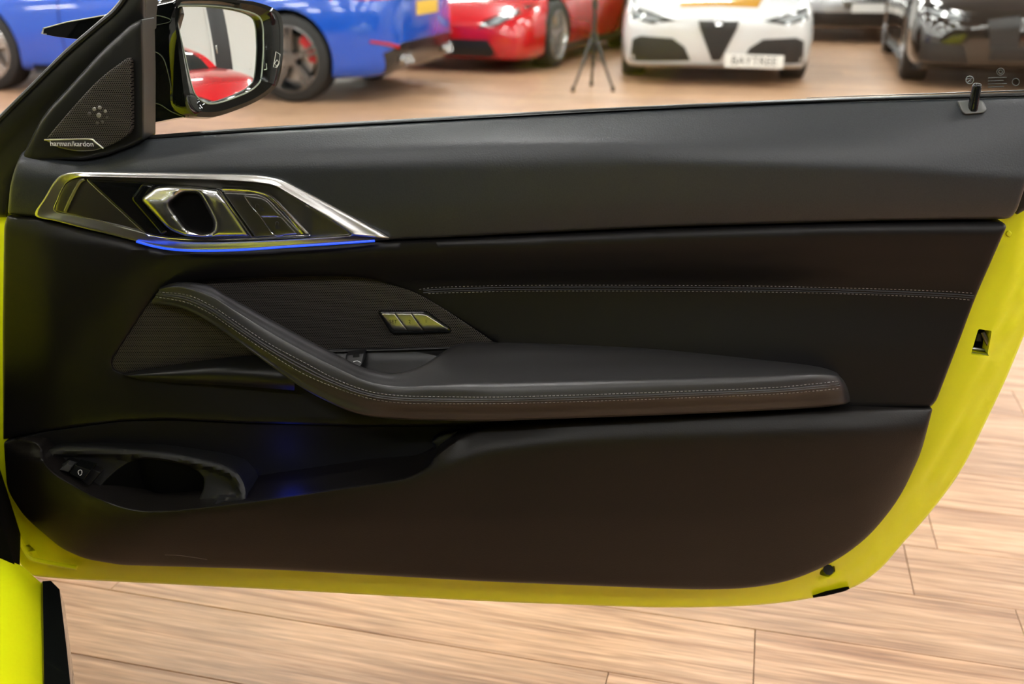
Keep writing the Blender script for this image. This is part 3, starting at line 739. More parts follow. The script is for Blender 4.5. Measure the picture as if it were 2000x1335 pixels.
# --- upper trim below the window
UT = [(56, 289, 10), (87, 299, 10), (115, 309, 14), (157, 312, 14), (210, 303, 14), (262, 282, 6), (283, 272, 3), (500, 257, 30), (850, 237, 30), (1200, 218, 30), (1575, 201, 30), (2036, 188, 8),
      (2030, 290, 30), (2000, 370, 20), (1986, 412, 10), (1972, 427, 10), (1700, 431, 30), (1500, 437, 30), (1300, 443, 30), (1000, 457, 30), (850, 465, 20), (752, 469, 3),
      (690, 432, 10), (640, 404, 10), (560, 364, 10), (508, 350, 10), (320, 345, 10), (160, 343, 10), (138, 348, 8), (118, 362, 8), (86, 418, 6), (70, 424, 3), (15, 417, 6), (20, 360, 20), (30, 325, 10), (42, 298, 8)]
ut_d = prof([
    (15, [286, 300, 318, 350, 395, 420], [10, 22, 34, 38, 36, 30]),
    (160, [306, 316, 330, 350, 395, 440], [14, 22, 32, 38, 38, 32]),
    (283, [266, 285, 305, 340, 400, 470], [12, 26, 40, 50, 50, 42]),
    (700, [243, 266, 292, 335, 400, 470], [12, 34, 52, 62, 62, 54]),
    (1150, [220, 252, 284, 330, 390, 450], [12, 40, 62, 70, 69, 60]),
    (1300, [213, 250, 290, 325, 390, 444], [12, 40, 63, 70, 69, 60]),
    (1700, [196, 250, 308, 335, 395, 432], [12, 40, 62, 67, 65, 58]),
    (2010, [188, 250, 330, 352, 395, 428], [12, 36, 54, 58, 57, 50])])
panel('upper_trim', UT, ut_d, M_UP, door, step=11, edge=(7, 7), back=0, bs=7)

# --- middle leather trim
GR = [(219, 703, 10), (291, 593, 10), (318, 566, 10), (400, 548, 6), (516, 542, 10), (642, 539, 20), (705, 541, 20), (747, 550, 20), (810, 572, 20), (852, 597, 10), (972, 671, 3), (890, 677, 4), (646, 682, 10),
      (495, 691, 10), (432, 697, 10), (238, 727, 8), (222, 719, 6)]
MT = [(14, 421, 4), (70, 426, 4), (160, 446, 20), (266, 468, 20), (340, 481, 20), (400, 483, 20), (560, 475, 20), (726, 466, 5), (755, 470, 3), (850, 467, 20), (1000, 460, 30), (1300, 446, 30), (1500, 440, 30), (1700, 434, 30), (1955, 431, 8),
      (1967, 440, 8), (1906, 578, 30), (1868, 680, 30), (1829, 782, 12), (1816, 796, 8), (1660, 797, 10), (1500, 805, 20), (1300, 813, 20), (1000, 825, 20), (926, 831, 10), (713, 832, 20), (475, 825, 20), (333, 818, 20), (238, 821, 20), (95, 840, 20), (6, 858, 4), (5, 640, 30), (8, 440, 10)]
mt_d = prof([
    (5, [420, 450, 520, 565, 690, 770, 855], [26, 32, 32, 30, 26, 26, 34]),
    (110, [436, 470, 530, 580, 690, 780, 838], [40, 50, 52, 52, 50, 44, 42]),
    (215, [456, 480, 530, 580, 690, 760, 822], [42, 54, 54, 50, 40, 42, 44]),
    (330, [480, 496, 530, 565, 690, 760, 816], [44, 56, 48, 36, 30, 40, 48]),
    (600, [474, 492, 528, 565, 690, 760, 828], [48, 56, 46, 30, 25, 34, 50]),
    (760, [468, 484, 525, 565, 690, 760, 829], [52, 58, 45, 29, 29, 36, 52]),
    (1000, [458, 476, 520, 562, 690, 760, 824], [54, 62, 48, 28, 40, 48, 58]),
    (1300, [445, 466, 515, 563, 690, 760, 810], [56, 64, 50, 28, 44, 52, 60]),
    (1700, [433, 455, 510, 567, 690, 760, 796], [52, 60, 48, 32, 46, 52, 56]),
    (1960, [431, 452, 510, 580, 690, 760, 796], [44, 52, 44, 36, 44, 48, 50])])
mid = panel('middle_trim', MT, mt_d, M_MID, door, holes=[GR], step=11, edge=(6, 7), back=0, bs=7)
# speaker mesh set into it
gr_d = lambda x, y: pchip([200, 300, 420, 700, 980], [38, 33, 27, 25, 33], x)
GRo = [(x + (3 if x > 500 else -3), y + (3 if y > 640 else -3), r_) for x, y, r_ in GR]
sp = panel('speaker_grille', GRo, gr_d, M_MESH, door, step=14, edge=(4, 2), back=10, holes=[])
tag(sp, 'fine dark metal mesh speaker cover')
# double seam with piping
S1 = [(818, 565), (852, 561), (936, 558.5), (1000, 557), (1200, 556.5), (1450, 558), (1600, 561), (1750, 565), (1850, 569), (1903, 572.5)]
S2 = [(836, 573), (870, 571.5), (936, 570), (1000, 568.5), (1200, 568), (1450, 569.5), (1600, 572), (1750, 577), (1850, 582), (1900, 586)]
def stitches(name, line, dfn, parent, ln=5.2, gap=2.6, r_=.00042, lift=.6):
    c = resample(catmull(line, 20), 1., closed=False); V = []; F = []; i = 0
    s = np.concatenate([[0], np.cumsum(np.linalg.norm(np.diff(c, axis=0), axis=1))])
    def at(t): return np.array([np.interp(t, s, c[:, 0]), np.interp(t, s, c[:, 1])])
    t = 0
    while t + ln < s[-1]:
        q = []
        for e, dz in ((0, -.5), (.3, lift), (.7, lift), (1, -.5)):
            x, y = at(t + ln * e); q.append(P(x, y, dfn(x, y) + dz))
        k = len(V)
        for p in q:
            for a in range(4): V.append(p + r_ * (math.cos(a * math.pi / 2) * DV + math.sin(a * math.pi / 2) * DN))
        for j in range(3):
            for a in range(4): F.append((k + j * 4 + a, k + j * 4 + (a + 1) % 4, k + j * 4 + 4 + (a + 1) % 4, k + j * 4 + 4 + a))
        t += ln + gap
    o = mk(name, V, F, M_STI, parent, smooth=False, world=True); o['kind'] = 'stuff'; return o
stitches('stitching', S1, mt_d, mid); stitches('stitching', S2, mt_d, mid)
mids = [((a[0] + b[0]) / 2, (a[1] + b[1]) / 2) for a, b in zip(S1, S2)]
door_tube('piping', [(x, y - 1.6, mt_d(x, y) + .1) for x, y in mids], 1.5, M_MID, mid)
door_tube('piping', [(x, y + 2.6, mt_d(x, y) - .3) for x, y in mids], 1.2, M_MID, mid)

# --- armrest: pull strap sweeping down into the rest
ST = [  # upper, crest, stitch 1, stitch 2, lower
    [(309, 563, 33), (311, 565, 40), (309, 570, 44), (303, 579, 44), (294, 591, 40)],
    [(345, 551, 44), (356, 562, 62), (366, 576, 70), (363, 590, 70), (356, 602, 60)],
    [(405, 556, 62), (411, 580, 84), (413, 597, 92), (409, 611, 92), (398, 622, 80)],
    [(449, 580, 74), (453, 605, 100), (453, 623, 108), (448, 637, 108), (437, 648, 95)],
    [(530, 624, 88), (526, 651, 115), (521, 668, 123), (514, 682, 123), (500, 693, 110)],
    [(600, 662, 96), (598, 691, 124), (595, 708, 132), (588, 727, 132), (573, 746, 118)],
    [(660, 693, 102), (660, 722, 130), (656, 740, 138), (649, 754, 138), (632, 780, 122)],
    [(710, 717, 105), (718, 747, 135), (718, 763, 142), (714, 776, 142), (700, 808, 126)],
    [(768, 728, 106), (776, 757, 137), (779, 772, 145), (778, 786, 145), (772, 818, 129)],
    [(826, 712, 84), (846, 756, 138), (850, 774, 146), (850, 788, 146), (850, 821, 130)],
    [(888, 676, 44), (912, 753, 138), (916, 775, 146), (916, 788, 146), (916, 822, 130)],
    [(940, 670, 38), (960, 752, 138), (962, 775, 146), (962, 788, 146), (962, 822, 130)],
    [(1020, 670, 40), (1020, 751, 138), (1020, 774, 146), (1020, 787, 146), (1020, 820, 130)],
    [(1160, 675, 42), (1160, 747, 138), (1160, 770, 146), (1160, 783, 146), (1160, 815, 130)],
    [(1300, 683, 43), (1300, 743, 136), (1300, 765, 143), (1300, 778, 143), (1300, 810, 128)],
    [(1500, 703, 45), (1500, 736, 126), (1500, 757, 132), (1500, 770, 132), (1500, 801, 118)],
    [(1590, 714, 46), (1592, 732, 108), (1592, 749, 114), (1592, 763, 114), (1592, 796, 102)],
    [(1630, 725, 46), (1634, 734, 84), (1637, 744, 92), (1641, 758, 92), (1644, 790, 82)],
    [(1640, 736, 44), (1647, 742, 60), (1652, 751, 66), (1656, 763, 66), (1660, 784, 58)],
    [(1642, 742, 36), (1648, 748, 38), (1653, 757, 38), (1657, 768, 38), (1660, 784, 36)]]
rows = [[], [], [], [], [], [], [], [], [], []]
for i, (u, c, a, b, l) in enumerate(ST):
    flat = max(0., min(1., (i - 9) / 2.)) * max(0, min(1, (17 - i) / 2.))       # 0 strap, 1 armrest with a flat top
    u, c, a, b, l = map(np.array, (u, c, a, b, l)); l = l.astype(float); l[2] -= 16 * (i > 7) * (i < 17)
    u = u.astype(float); mix = lambda p, q, t: p + (q - p) * t
    hid = max(20., u[2] - 50) if i < 9 else max(20., u[2] - 20)
    rows[0].append((u[0], u[1] + (10 if i < 10 else 4), hid))
    rows[1].append(tuple(u))
    t1 = mix(u, c, .45); t1[2] -= 3 * flat
    t2 = mix(u, c, .80); t2[2] += -1.5 * flat + 5 * (1 - flat); t1[2] += 5 * (1 - flat)
    rows[2].append(tuple(t1)); rows[3].append(tuple(t2))
    c2 = c.astype(float).copy(); c2[2] += 4 * (1 - flat); rows[4].append(tuple(c2)); rows[5].append(tuple(a)); rows[6].append(tuple(b))
    rows[7].append(tuple(mix(b, l, .55) + np.array([0, 0, 1]))); rows[8].append(tuple(l)); rows[9].append((l[0], l[1] - 14, max(25., l[2] * .35)))
arm = net('armrest', rows, M_ARM, door, nu=7, nv=4)
A1 = [tuple(s[2][:2]) for s in ST[:-2]]; A2 = [tuple(s[3][:2]) for s in ST[:-2]]
def line_depth(k):
    xs = np.array([s[k] for s in ST], float); cc = catmull(xs, 10)
    def fn(x, y):
        i = ((cc[:, 0] - x) ** 2 + (cc[:, 1] - y) ** 2).argmin(); return cc[i, 2] + .3
    return fn
stitches('stitching', A1, line_depth(2), arm); stitches('stitching', A2, line_depth(3), arm)
for k in (.36, .62):
    door_tube('piping', [tuple(np.array(s[2]) + (np.array(s[3]) - np.array(s[2])) * k + np.array([0, 0, .6])) for s in ST[:-2]], 1.3, M_ARM, arm)
# pull cup behind the strap: dark shell, floor strip, window switch
panel('pull_cup', [(560, 690, 10), (646, 682, 4), (890, 678, 4), (880, 700, 20), (820, 740, 30), (640, 748, 20)], lambda x, y: 30 + max(0, (y - 690)) * .55, M_PLA, door, edge=(4, 2), back=10)
door_tube('cup_trim', [(600, 690, 34), (646, 686.5, 34), (760, 683, 34), (886, 679, 36)], 1.8, M_MID, door)
sw = panel('window_switch', [(676, 692, 2), (712, 688, 4), (706, 716, 6), (672, 722, 2)], lambda x, y: 52 + (y - 690) * .5, mat('switch_plastic', (.012, .012, .013), .4), door, edge=(3, 3), back=36, step=6, bs=3)
door_tube('switch_line', [(690, 706, 63.2), (698, 704.5, 62.6), (705, 708, 63.8)], .55, M_WHT, sw)
panel('switch_symbol', [(690, 692, 1), (702, 691, 1), (702, 697, 1), (689, 698, 1)], 56.2, M_INK, sw, edge=(0, 0), step=5, bs=3)
# shelf below the lower speaker mesh
net('strap_shelf', [[(236, 729, 34), (330, 714, 33), (432, 699, 30), (560, 690, 30)], [(246, 733, 48), (330, 728, 52), (440, 722, 54), (570, 726, 52)], [(262, 738, 46), (340, 740, 52), (440, 742, 56), (575, 748, 58)], [(290, 744, 40), (350, 748, 44), (440, 752, 48), (575, 762, 50)]], M_PLA, door)

# --- memory buttons
mb = panel('memory_switch', [(737, 608, 5), (833, 608, 8), (882, 642, 6), (880, 650, 4), (764, 652, 6)], 33, M_GLO, door, edge=(3, 2), back=20, step=6, bs=3)
for pts, tx, (lx, ly) in (([(743, 611.5, 4), (770.5, 611.5, 1), (796, 645.5, 1), (769, 646, 5)], 'SET', (768, 628)),
                    ([(772, 611.5, 1), (803, 612, 1), (827, 645.5, 1), (797.5, 645.5, 1)], '2', (800, 628)),
                    ([(804.5, 612, 1), (831, 613, 7), (876, 642, 2), (873, 644.5, 2), (828.5, 645.5, 1)], '1', (832, 627))):
    b = panel('button', pts, lambda x, y: 38 - max(0, y - 638) * .35, M_BTN, mb, edge=(2.2, 2), back=30, step=5, bs=2.5)
    text('button_lettering', tx, P(lx, ly, 38.2), .0072, DU, DV, M_INK, b, .00015)

# --- door opener: bright bezel, recess, lever, lock buttons
RING = [((70, 420), (106, 412)), ((88, 386), (112, 388)), ((108, 353), (126, 359)), ((126, 340), (146, 348)), ((160, 335), (172, 344.5)), ((240, 336), (246, 346)), ((320, 337), (320, 347.5)), ((400, 339), (400, 349.5)),
        ((470, 340.5), (468, 353)), ((512, 343), (504, 356)), ((546, 350), (536, 362)), ((574, 362), (565, 378)), ((647, 400), (622, 412)), ((700, 429), (656, 434)), ((750, 457), (684, 453)), ((758, 465), (689, 457.5)), ((744, 468.5), (680, 461)),
        ((660, 474), (640, 464)), ((560, 480.5), (560, 468)), ((470, 486), (470, 472)), ((400, 488), (400, 473)), ((340, 486), (340, 470)), ((266, 470), (292, 458)), ((210, 456), (240, 444)), ((160, 444), (190, 431)), ((110, 431), (140, 420))]
def ringrow(t, dep):
    r_ = []
    for i, (o_, n_) in enumerate(RING):
        top = 1. if 3 <= i <= 15 else .0
        flatw = {0: 1, 1: 1, 2: .9, 3: .5, 16: .3, 17: .6, 18: .75, 19: .75, 20: .75, 21: .75, 22: .8, 23: .9, 24: 1, 25: 1}.get(i, 0); dz_ = dep(top, o_[0])
        if 0 <= t < 1.1: dz_ = dz_ * (1 - flatw) + (bz(o_[0]) + 4) * flatw
        elif t < 0: dz_ = dz_ * (1 - flatw) + (bz(o_[0]) - 1) * flatw
        r_.append((o_[0] + (n_[0] - o_[0]) * t, o_[1] + (n_[1] - o_[1]) * t, dz_))
    return r_
bz = lambda x: pchip([60, 200, 500, 760], [36, 46, 54, 56], x)
bez = net('handle_bezel', [ringrow(-.04, lambda t, x: bz(x) - 12), ringrow(0, lambda t, x: bz(x) + 1 + 4.5 * t), ringrow(.5, lambda t, x: bz(x) + 7 + 3 * t), ringrow(.92, lambda t, x: bz(x) + 12 + 2 * t), ringrow(1., lambda t, x: bz(x) + 11 + 2.5 * t), ringrow(1.05, lambda t, x: bz(x) + 8 + 2 * t), ringrow(1.12, lambda t, x: bz(x) - 2)],
          M_ALU, door, nu=6, nv=3, closed_u=True)
tag(bez, 'bright satin aluminium frame around the door opener')
INN = [(n_[0], n_[1]) for o_, n_ in RING]
rec_d = lambda x, y: bz(x) + 4 - (0 if x > 600 else 2)
panel('handle_recess', [(x, y, 6) for x, y in INN], rec_d, M_ALUD, door, edge=(4, 2), back=10, step=9, bs=5)
door_tube('recess_rib', [(166, 349, bz(160) + 4), (156, 356, bz(150) + 5), (140, 385, bz(140) + 5), (128, 412, bz(130) + 4)], 2.4, M_ALUD, door)
ins = panel('opener_surround', [(172, 351, 4), (330, 358, 20), (428, 367, 6), (440, 372, 6), (500, 462, 6), (400, 466, 10), (330, 464, 10), (286, 456, 5)], lambda x, y: bz(x) + 5.5, M_GLO, door, edge=(3, 1.5), back=20, step=9, bs=4)
door_tube('chrome_line', [(171, 350, bz(171) + 7), (177, 358, bz(180) + 7), (230, 407, bz(230) + 7), (282, 454, bz(280) + 7), (300, 461, bz(300) + 7), (340, 466, bz(340) + 8), (400, 468.5, bz(400) + 8), (480, 466, bz(480) + 8), (560, 461, bz(560) + 9), (606, 459, bz(600) + 9)], .75, M_CHR, ins)
panel('lever_shadow_step', [(254, 388, 8), (278, 356, 8), (302, 362, 5), (280, 392, 6), (330, 452, 5), (316, 460, 5)], lambda x, y: bz(x) + 11, M_GLO, ins, edge=(6, 6), back=40, step=7, bs=4)
LEV = [(273, 388, 10), (302, 364, 10), (332, 362.5, 6), (426, 370, 4), (440, 388, 10), (491, 463, 3), (400, 464, 10), (362, 461, 10), (330, 449, 14)]
HOL = [(332, 398, 8), (357, 377, 8), (386, 377, 6), (396, 392, 8), (417, 434, 10), (413, 451, 6), (393, 455, 6), (368, 447, 10)]
_h = resample(rp(HOL, 8), 4)
def lev_d(x, y):
    base = bz(x) + pchip([273, 330, 380, 430, 495], [20, 28, 27, 18, 16], x)
    dh = seg_dist(np.array([[x, y]]), [_h])[0]
    return base - 7 * (1 - min(dh / 14., 1.)) ** 2 - pchip([360, 372, 396, 420], [13, 10, 1.5, 0], y) * pchip([280, 300, 350, 440], [1, 1, .7, .35], x)
lev = panel('opener_lever', LEV, lev_d, mat('lever_chrome', (.60, .60, .59), .26, metal=1.), door, holes=[HOL], step=5, edge=(9, 9), back=52, bs=3.5, rr=8)
tag(lev, 'polished metal opener lever with finger hole')
door_tube('lever_edge', [(428, 371, bz(428) + 17), (440, 389, bz(440) + 17), (492, 463, bz(490) + 16)], 1.1, M_CHR, lev)
panel('finger_hole', [(x, y, 6) for x, y in [(322, 398), (352, 370), (392, 370), (404, 392), (426, 436), (420, 458), (390, 461), (362, 454)]], lambda x, y: bz(x) + 6.5, M_GAP, ins, edge=(0, 0), step=12)
LK = [(436, 375, 3), (506, 379, 8), (524, 388, 8), (590, 457, 3), (499, 463, 3)]
lk = panel('lock_switch_panel', LK, lambda x, y: bz(x) + 12, M_ALUD, door, edge=(2.5, 2), back=30, step=8, bs=4)
net('lock_panel_chrome', [[(434, 365, bz(434) + 10), (480, 367, bz(480) + 10), (514, 373, bz(514) + 10), (534, 384, bz(534) + 10), (572, 422, bz(570) + 10), (604, 456, bz(600) + 9)],
                          [(434, 369, bz(434) + 16), (480, 371, bz(480) + 16), (510, 377, bz(514) + 16), (529, 386, bz(534) + 16), (565, 422, bz(570) + 16), (597, 456, bz(600) + 14)],
                          [(434, 374, bz(434) + 13), (478, 376, bz(480) + 13), (506, 379.5, bz(514) + 13), (524, 388, bz(534) + 13), (558, 422, bz(570) + 13), (588, 457, bz(600) + 12)]], M_CHR, lk, nu=6, nv=3)
for pts, kind in (([(476, 382, 3), (510, 386.5, 5), (521, 392, 3), (548, 421, 1), (508, 421, 1)], 0), ([(509, 422.5, 1), (549, 422.5, 1), (578, 455, 2), (535, 458, 2)], 1)):
    b = panel('lock_button', pts, lambda x, y: bz(x) + 15, M_ALUD, lk, edge=(1.5, 1.2), back=60, step=6, bs=3)
    cx, cy = (511, 405) if kind == 0 else (541, 440)
    d0 = bz(cx) + 15.3
    panel('padlock_symbol', [(cx - 4, cy, 1), (cx + 5, cy, 1), (cx + 6, cy + 7, 1), (cx - 3, cy + 7, 1)], d0, M_INK, b, edge=(0, 0), step=4, bs=2)
    sx = -9 if kind == 0 else 0
    door_tube('shackle_symbol', [(cx - 3 + sx, cy, d0), (cx - 3 + sx, cy - 5, d0), (cx + sx, cy - 7, d0), (cx + 3 + sx, cy - 5, d0), (cx + 3 + sx, cy, d0)], .45, M_INK, b, n=5, sub=3)
for pts in ([(476, 381.5), (490, 402), (508, 422), (535, 458.5), (560, 457), (579, 455.5)], [(511, 421.8), (530, 421.8), (541, 422)]):
    door_tube('button_line', [(x, y, bz(x) + 15.6) for x, y in pts], .4, M_CHR, lk, n=5)
led = door_tube('ambient_light_strip', [(267, 471.5, 54), (300, 480.5, 60), (340, 487, 66), (400, 489.5, 70), (480, 487, 72), (560, 481.5, 71), (660, 475, 70), (732, 470, 66)], 1.7, M_LED, door)
tag(led, 'glowing blue ambient light line')

# --- lower trim with the door pocket
LT = [(7, 862, 6), (40, 856, 14), (74, 862, 14), (86, 880, 10), (88, 903, 12), (109, 925, 20), (180, 965, 30), (238, 989, 20), (285, 997, 20), (333, 995, 20), (475, 979, 40), (665, 952, 40), (800, 930, 20), (838, 908, 14), (850, 888, 14), (884, 862, 20), (940, 832, 14), (968, 826, 10),
      (1000, 823, 30), (1300, 811, 30), (1500, 805, 30), (1650, 799, 20), (1822, 796, 6), (1812, 835, 30), (1799, 884, 40), (1757, 975, 50), (1695, 1050, 50), (1632, 1096, 40), (1549, 1133, 40), (1466, 1148, 40), (1383, 1151, 40), (1300, 1149, 60), (950, 1135, 60), (522, 1111, 60),
      (238, 1103, 20), (166, 1091, 20), (119, 1070, 20), (47, 1008, 20), (14, 956, 20)]
lt_d = prof([
    (5, [858, 880, 930, 980, 1030], [38, 44, 46, 40, 24]),
    (90, [885, 905, 960, 1020, 1058], [70, 88, 82, 58, 30]),
    (180, [963, 970, 1000, 1050, 1094], [98, 98, 90, 66, 36]),
    (285, [995, 1002, 1025, 1065, 1104], [104, 102, 94, 72, 40]),
    (475, [978, 986, 1012, 1060, 1110], [106, 105, 97, 76, 44]),
    (690, [948, 958, 1010, 1060, 1120], [108, 107, 100, 80, 48]),
    (830, [910, 930, 1004, 1060, 1129], [106, 108, 99, 80, 50]),
    (965, [826, 890, 1000, 1060, 1136], [74, 103, 97, 82, 52]),
    (1130, [818, 872, 1000, 1065, 1143], [86, 106, 96, 80, 52]),
    (1300, [810, 865, 1000, 1070, 1149], [88, 106, 95, 78, 50]),
    (1500, [804, 857, 985, 1055, 1142], [85, 102, 89, 73, 48]),
    (1674, [797, 849, 950, 1010, 1068], [74, 92, 80, 65, 45]),
    (1810, [796, 838, 850, 862, 880], [60, 70, 67, 60, 50])])
low = panel('lower_trim', LT, lt_d, M_LOW, door, step=11, edge=(8, 9), back=0, bs=7)
# scuff near the lower edge
door_tube('scuff_mark', [(322, 1083, lt_d(322, 1083) - .1), (350, 1084, lt_d(350, 1084) - .1), (380, 1088, lt_d(380, 1088) - .1), (405, 1092, lt_d(405, 1092) - .3)], .35, M_GRY, low, n=4)
# pocket: back wall, floor
pw_d = prof([(20, [836, 860, 900, 960, 1010], [40, 38, 32, 30, 30]), (90, [836, 860, 900, 960, 1010], [40, 36, 28, 24, 24]), (300, [816, 850, 900, 960, 1010], [40, 28, 20, 18, 18]), (700, [826, 850, 900, 960, 1010], [44, 30, 20, 18, 18]), (840, [829, 850, 900, 960, 1010], [50, 40, 40, 40, 40]), (960, [826, 850, 900, 960, 1010], [56, 58, 60, 60, 60])])
poc = panel('pocket_wall', [(8, 862, 4), (95, 841, 20), (238, 822, 20), (333, 819, 20), (475, 826, 20), (713, 832, 20), (926, 832, 10), (958, 830, 6), (890, 868, 20), (850, 915, 20), (820, 960, 10), (500, 1010, 20), (285, 1022, 20), (90, 960, 20)], pw_d, mat('pocket_lining', (.010, .010, .0105), .8, spec=.12), door, step=14, edge=(3, 3), back=6)
lip = [(88, 903), (109, 925), (180, 965), (238, 989), (285, 997), (333, 995), (475, 979), (665, 952), (800, 930), (838, 908), (850, 888)]
net('pocket_floor', [[(x, y + 4, lt_d(x, y + 6) - 9) for x, y in lip], [(x + (0 if x < 800 else -6), y + 34, lt_d(x, y + 6) - 46) for x, y in lip], [(x + (0 if x < 800 else -10), y + 22, 22) for x, y in lip]], MATS['pocket_lining'], door, nu=4, nv=3)
pt = panel('pocket_end_cap', [(842, 862, 5), (862, 846, 10), (900, 838, 8), (880, 864, 10), (856, 886, 6)], 66, M_PLA, door, edge=(6, 12), back=30, step=8, bs=4)
# cup holder insert
CO = [(87, 900, 8), (90, 876, 8), (119, 868, 14), (190, 869, 30), (333, 880, 40), (428, 900, 30), (466, 917, 14), (482, 946, 12), (486, 984, 4), (333, 1003, 30), (285, 1004, 20), (238, 995, 20), (180, 972, 20), (109, 931, 20)]
CH = [(187, 960, 10), (223, 922, 24), (256, 900, 16), (285, 895, 16), (333, 901, 24), (380, 914, 16), (399, 932, 12), (397, 956, 20), (382, 988, 6), (285, 996, 20), (240, 986, 20)]
_c = resample(rp(CO, 8), 5); _ct = _c[(_c[:, 1] < 905) | (_c[:, 0] > 430)]
def cup_d(x, y):
    ds = math.sqrt(((_ct - np.array([x, y])) ** 2).sum(1).min())
    base = pchip([866, 900, 940, 1000], [40, 54, 70, 92], y)
    return base + pchip([0, 7, 16, 24, 40], [0, 8, 8, -7, -9], ds)
cup = panel('cup_holder', CO, cup_d, mat('cup_plastic', (.013, .013, .014), .44, spec=.35, bump=(500, .1, .0003)), door, holes=[CH], step=7, edge=(4, 4), back=24, bs=5)
hl = resample(rp(CH, 8), 8)
top = [P(x, y, cup_d(x, y) - 3) for x, y in hl]
cc = sum(top) / len(top)
bot = [cc + (p - cc) * .8 + np.array([0, 0, -.085]) - DN * .012 for p in top]
mid_ = [cc + (p - cc) * .97 + np.array([0, 0, -.03]) - DN * .004 for p in top]
V = top + mid_ + bot; n = len(top)
F = [(k * n + i, k * n + n + i, k * n + n + (i + 1) % n, k * n + (i + 1) % n) for k in (0, 1) for i in range(n)] + [tuple(2 * n + i for i in range(n))]
mk('cup_well', V, F, M_GAP, cup, world=True)
bb = panel('boot_switch', [(104, 920, 3), (132, 897, 3), (199, 921, 4), (172, 952, 5)], lambda x, y: cup_d(x, y) * .25 + .75 * (62 + (y - 920) * .35) + 4, M_PLA, cup, edge=(3, 3), back=40, step=7, bs=3.5)
panel('boot_button', [(136, 925, 2), (147, 907, 2), (178, 917, 2), (163, 938, 2)], lambda x, y: 78 + (y - 920) * .35, M_GLO, bb, edge=(2, 1.5), back=55, step=6, bs=3)
door_tube('boot_symbol', [(154, 926, 80.6), (152.5, 921, 79), (155, 917.5, 78.3), (159, 918, 78.4), (160, 922, 79.6), (158.5, 926.5, 80.8), (155.5, 928, 81.2)], .42, M_WHT, bb, n=5, sub=3)
panel('ribbed_patch', [(116, 917, 2), (131, 904, 2), (142, 910, 2), (134, 922, 3)], lambda x, y: 77 + (y - 920) * .35, mat('switch_plastic2', (.03, .03, .032), .5), bb, edge=(2, 2), back=60, step=5, bs=3)
lamp = box_m('pocket_lamp', P(494, 930, 22) - .004, P(494, 930, 22) + .004, M_LAMP, door, .001, world=True)
ld = bpy.data.lights.new('pocket_glow', 'POINT'); ld.energy = .04; ld.color = (.02, .06, 1.); ld.shadow_soft_size = .02
lo = bpy.data.objects.new('pocket_glow', ld); COL.objects.link(lo); lo.parent = door; lo.location = Vector(P(548, 898, 52)) - door.location

# --- corner with tweeter
FR = [(-40, 262, 4), (60, 164, 20), (130, 94, 20), (196, 38, 20), (225, 12, 20), (262, -40, 10), (283, -60, 4), (283, 60, 4), (259, 70, 10), (150, 200, 30), (95, 290, 20), (40, 330, 10), (26, 352, 10), (14, 424, 3), (-16, 424, 3)]
panel('corner_seal', FR, lambda x, y: pchip([-40, 0, 30, 60, 200], [-12, 6, 8, 2, 4], (x * .68 + y * .73) - 160), M_RUB, door, edge=(10, 14), back=-50, step=10)
door_tube('seal_lip', [(-30, 262, 8), (0, 232, 8), (60, 172, 8), (130, 103, 8), (196, 46, 8), (228, 18, 8), (262, -30, 8)], 3.2, M_RUB, door)
TR = [(40, 312, 10), (58, 276, 20), (84, 224, 30), (140, 164, 30), (196, 101, 30), (256, 47, 20), (279, 36, 4), (282, 150, 4), (282, 272, 4), (262, 284, 10), (210, 304, 20), (157, 314, 20), (115, 311, 20), (70, 318, 10)]
tw = panel('tweeter_trim', TR, lambda x, y: 24 + (x - 40) * .05, M_PLA, door, edge=(9, 9), back=-10, step=9)
tg = panel('tweeter_grille', [(91, 270, 4), (140, 212, 60), (195, 152, 60), (249, 113, 3), (255, 116, 4), (257, 200, 30), (257, 256, 14), (240, 272, 20), (204, 289, 4), (178, 272, 3)], lambda x, y: 38.2 + (x - 90) * .05 - ((x - 190) / 60) ** 2 * .8, M_MESH2, tw, edge=(3, 2), back=20, step=8, bs=4)
bd = panel('brand_plate', [(88, 273, 2), (177, 271, 4), (201, 289, 1), (186, 294, 10), (150, 296, 20), (112, 288, 10)], lambda x, y: 41 - (y - 270) * .05 + (x - 90) * .02, M_BADGE, tw, edge=(2, 1.5), back=24, step=6, bs=3)
door_tube('plate_edge', [(87, 273, 42), (130, 272, 43), (176, 271.5, 44), (186, 277, 44), (202, 289.5, 44)], 1.1, M_ALU, bd, sub=5)
text('plate_lettering', 'harman/kardon', P(140, 281, 44.2), .0098, DU, DV, M_WHT, bd, .0002)
for i, (x, y, r_) in enumerate([(193, 225, 5.2), (184, 213, 4), (195, 210, 4), (206, 217, 4.2), (210, 229, 3.8), (200, 238, 3.4), (190, 240, 3.2), (174, 222, 3.6)]):
    q = [(x + r_ * math.cos(a * math.pi / 4), y + r_ * math.sin(a * math.pi / 4), 2) for a in range(8)]
    panel('diffuser_dot', q, 44.4 - (.2 if i else 0), mat('tweeter_dot%d' % (i > 3), ((.34, .33, .31) if i < 4 else (.10, .097, .092)), .4, metal=.6), tg, edge=(2, 1), back=40, step=5, bs=2.5)

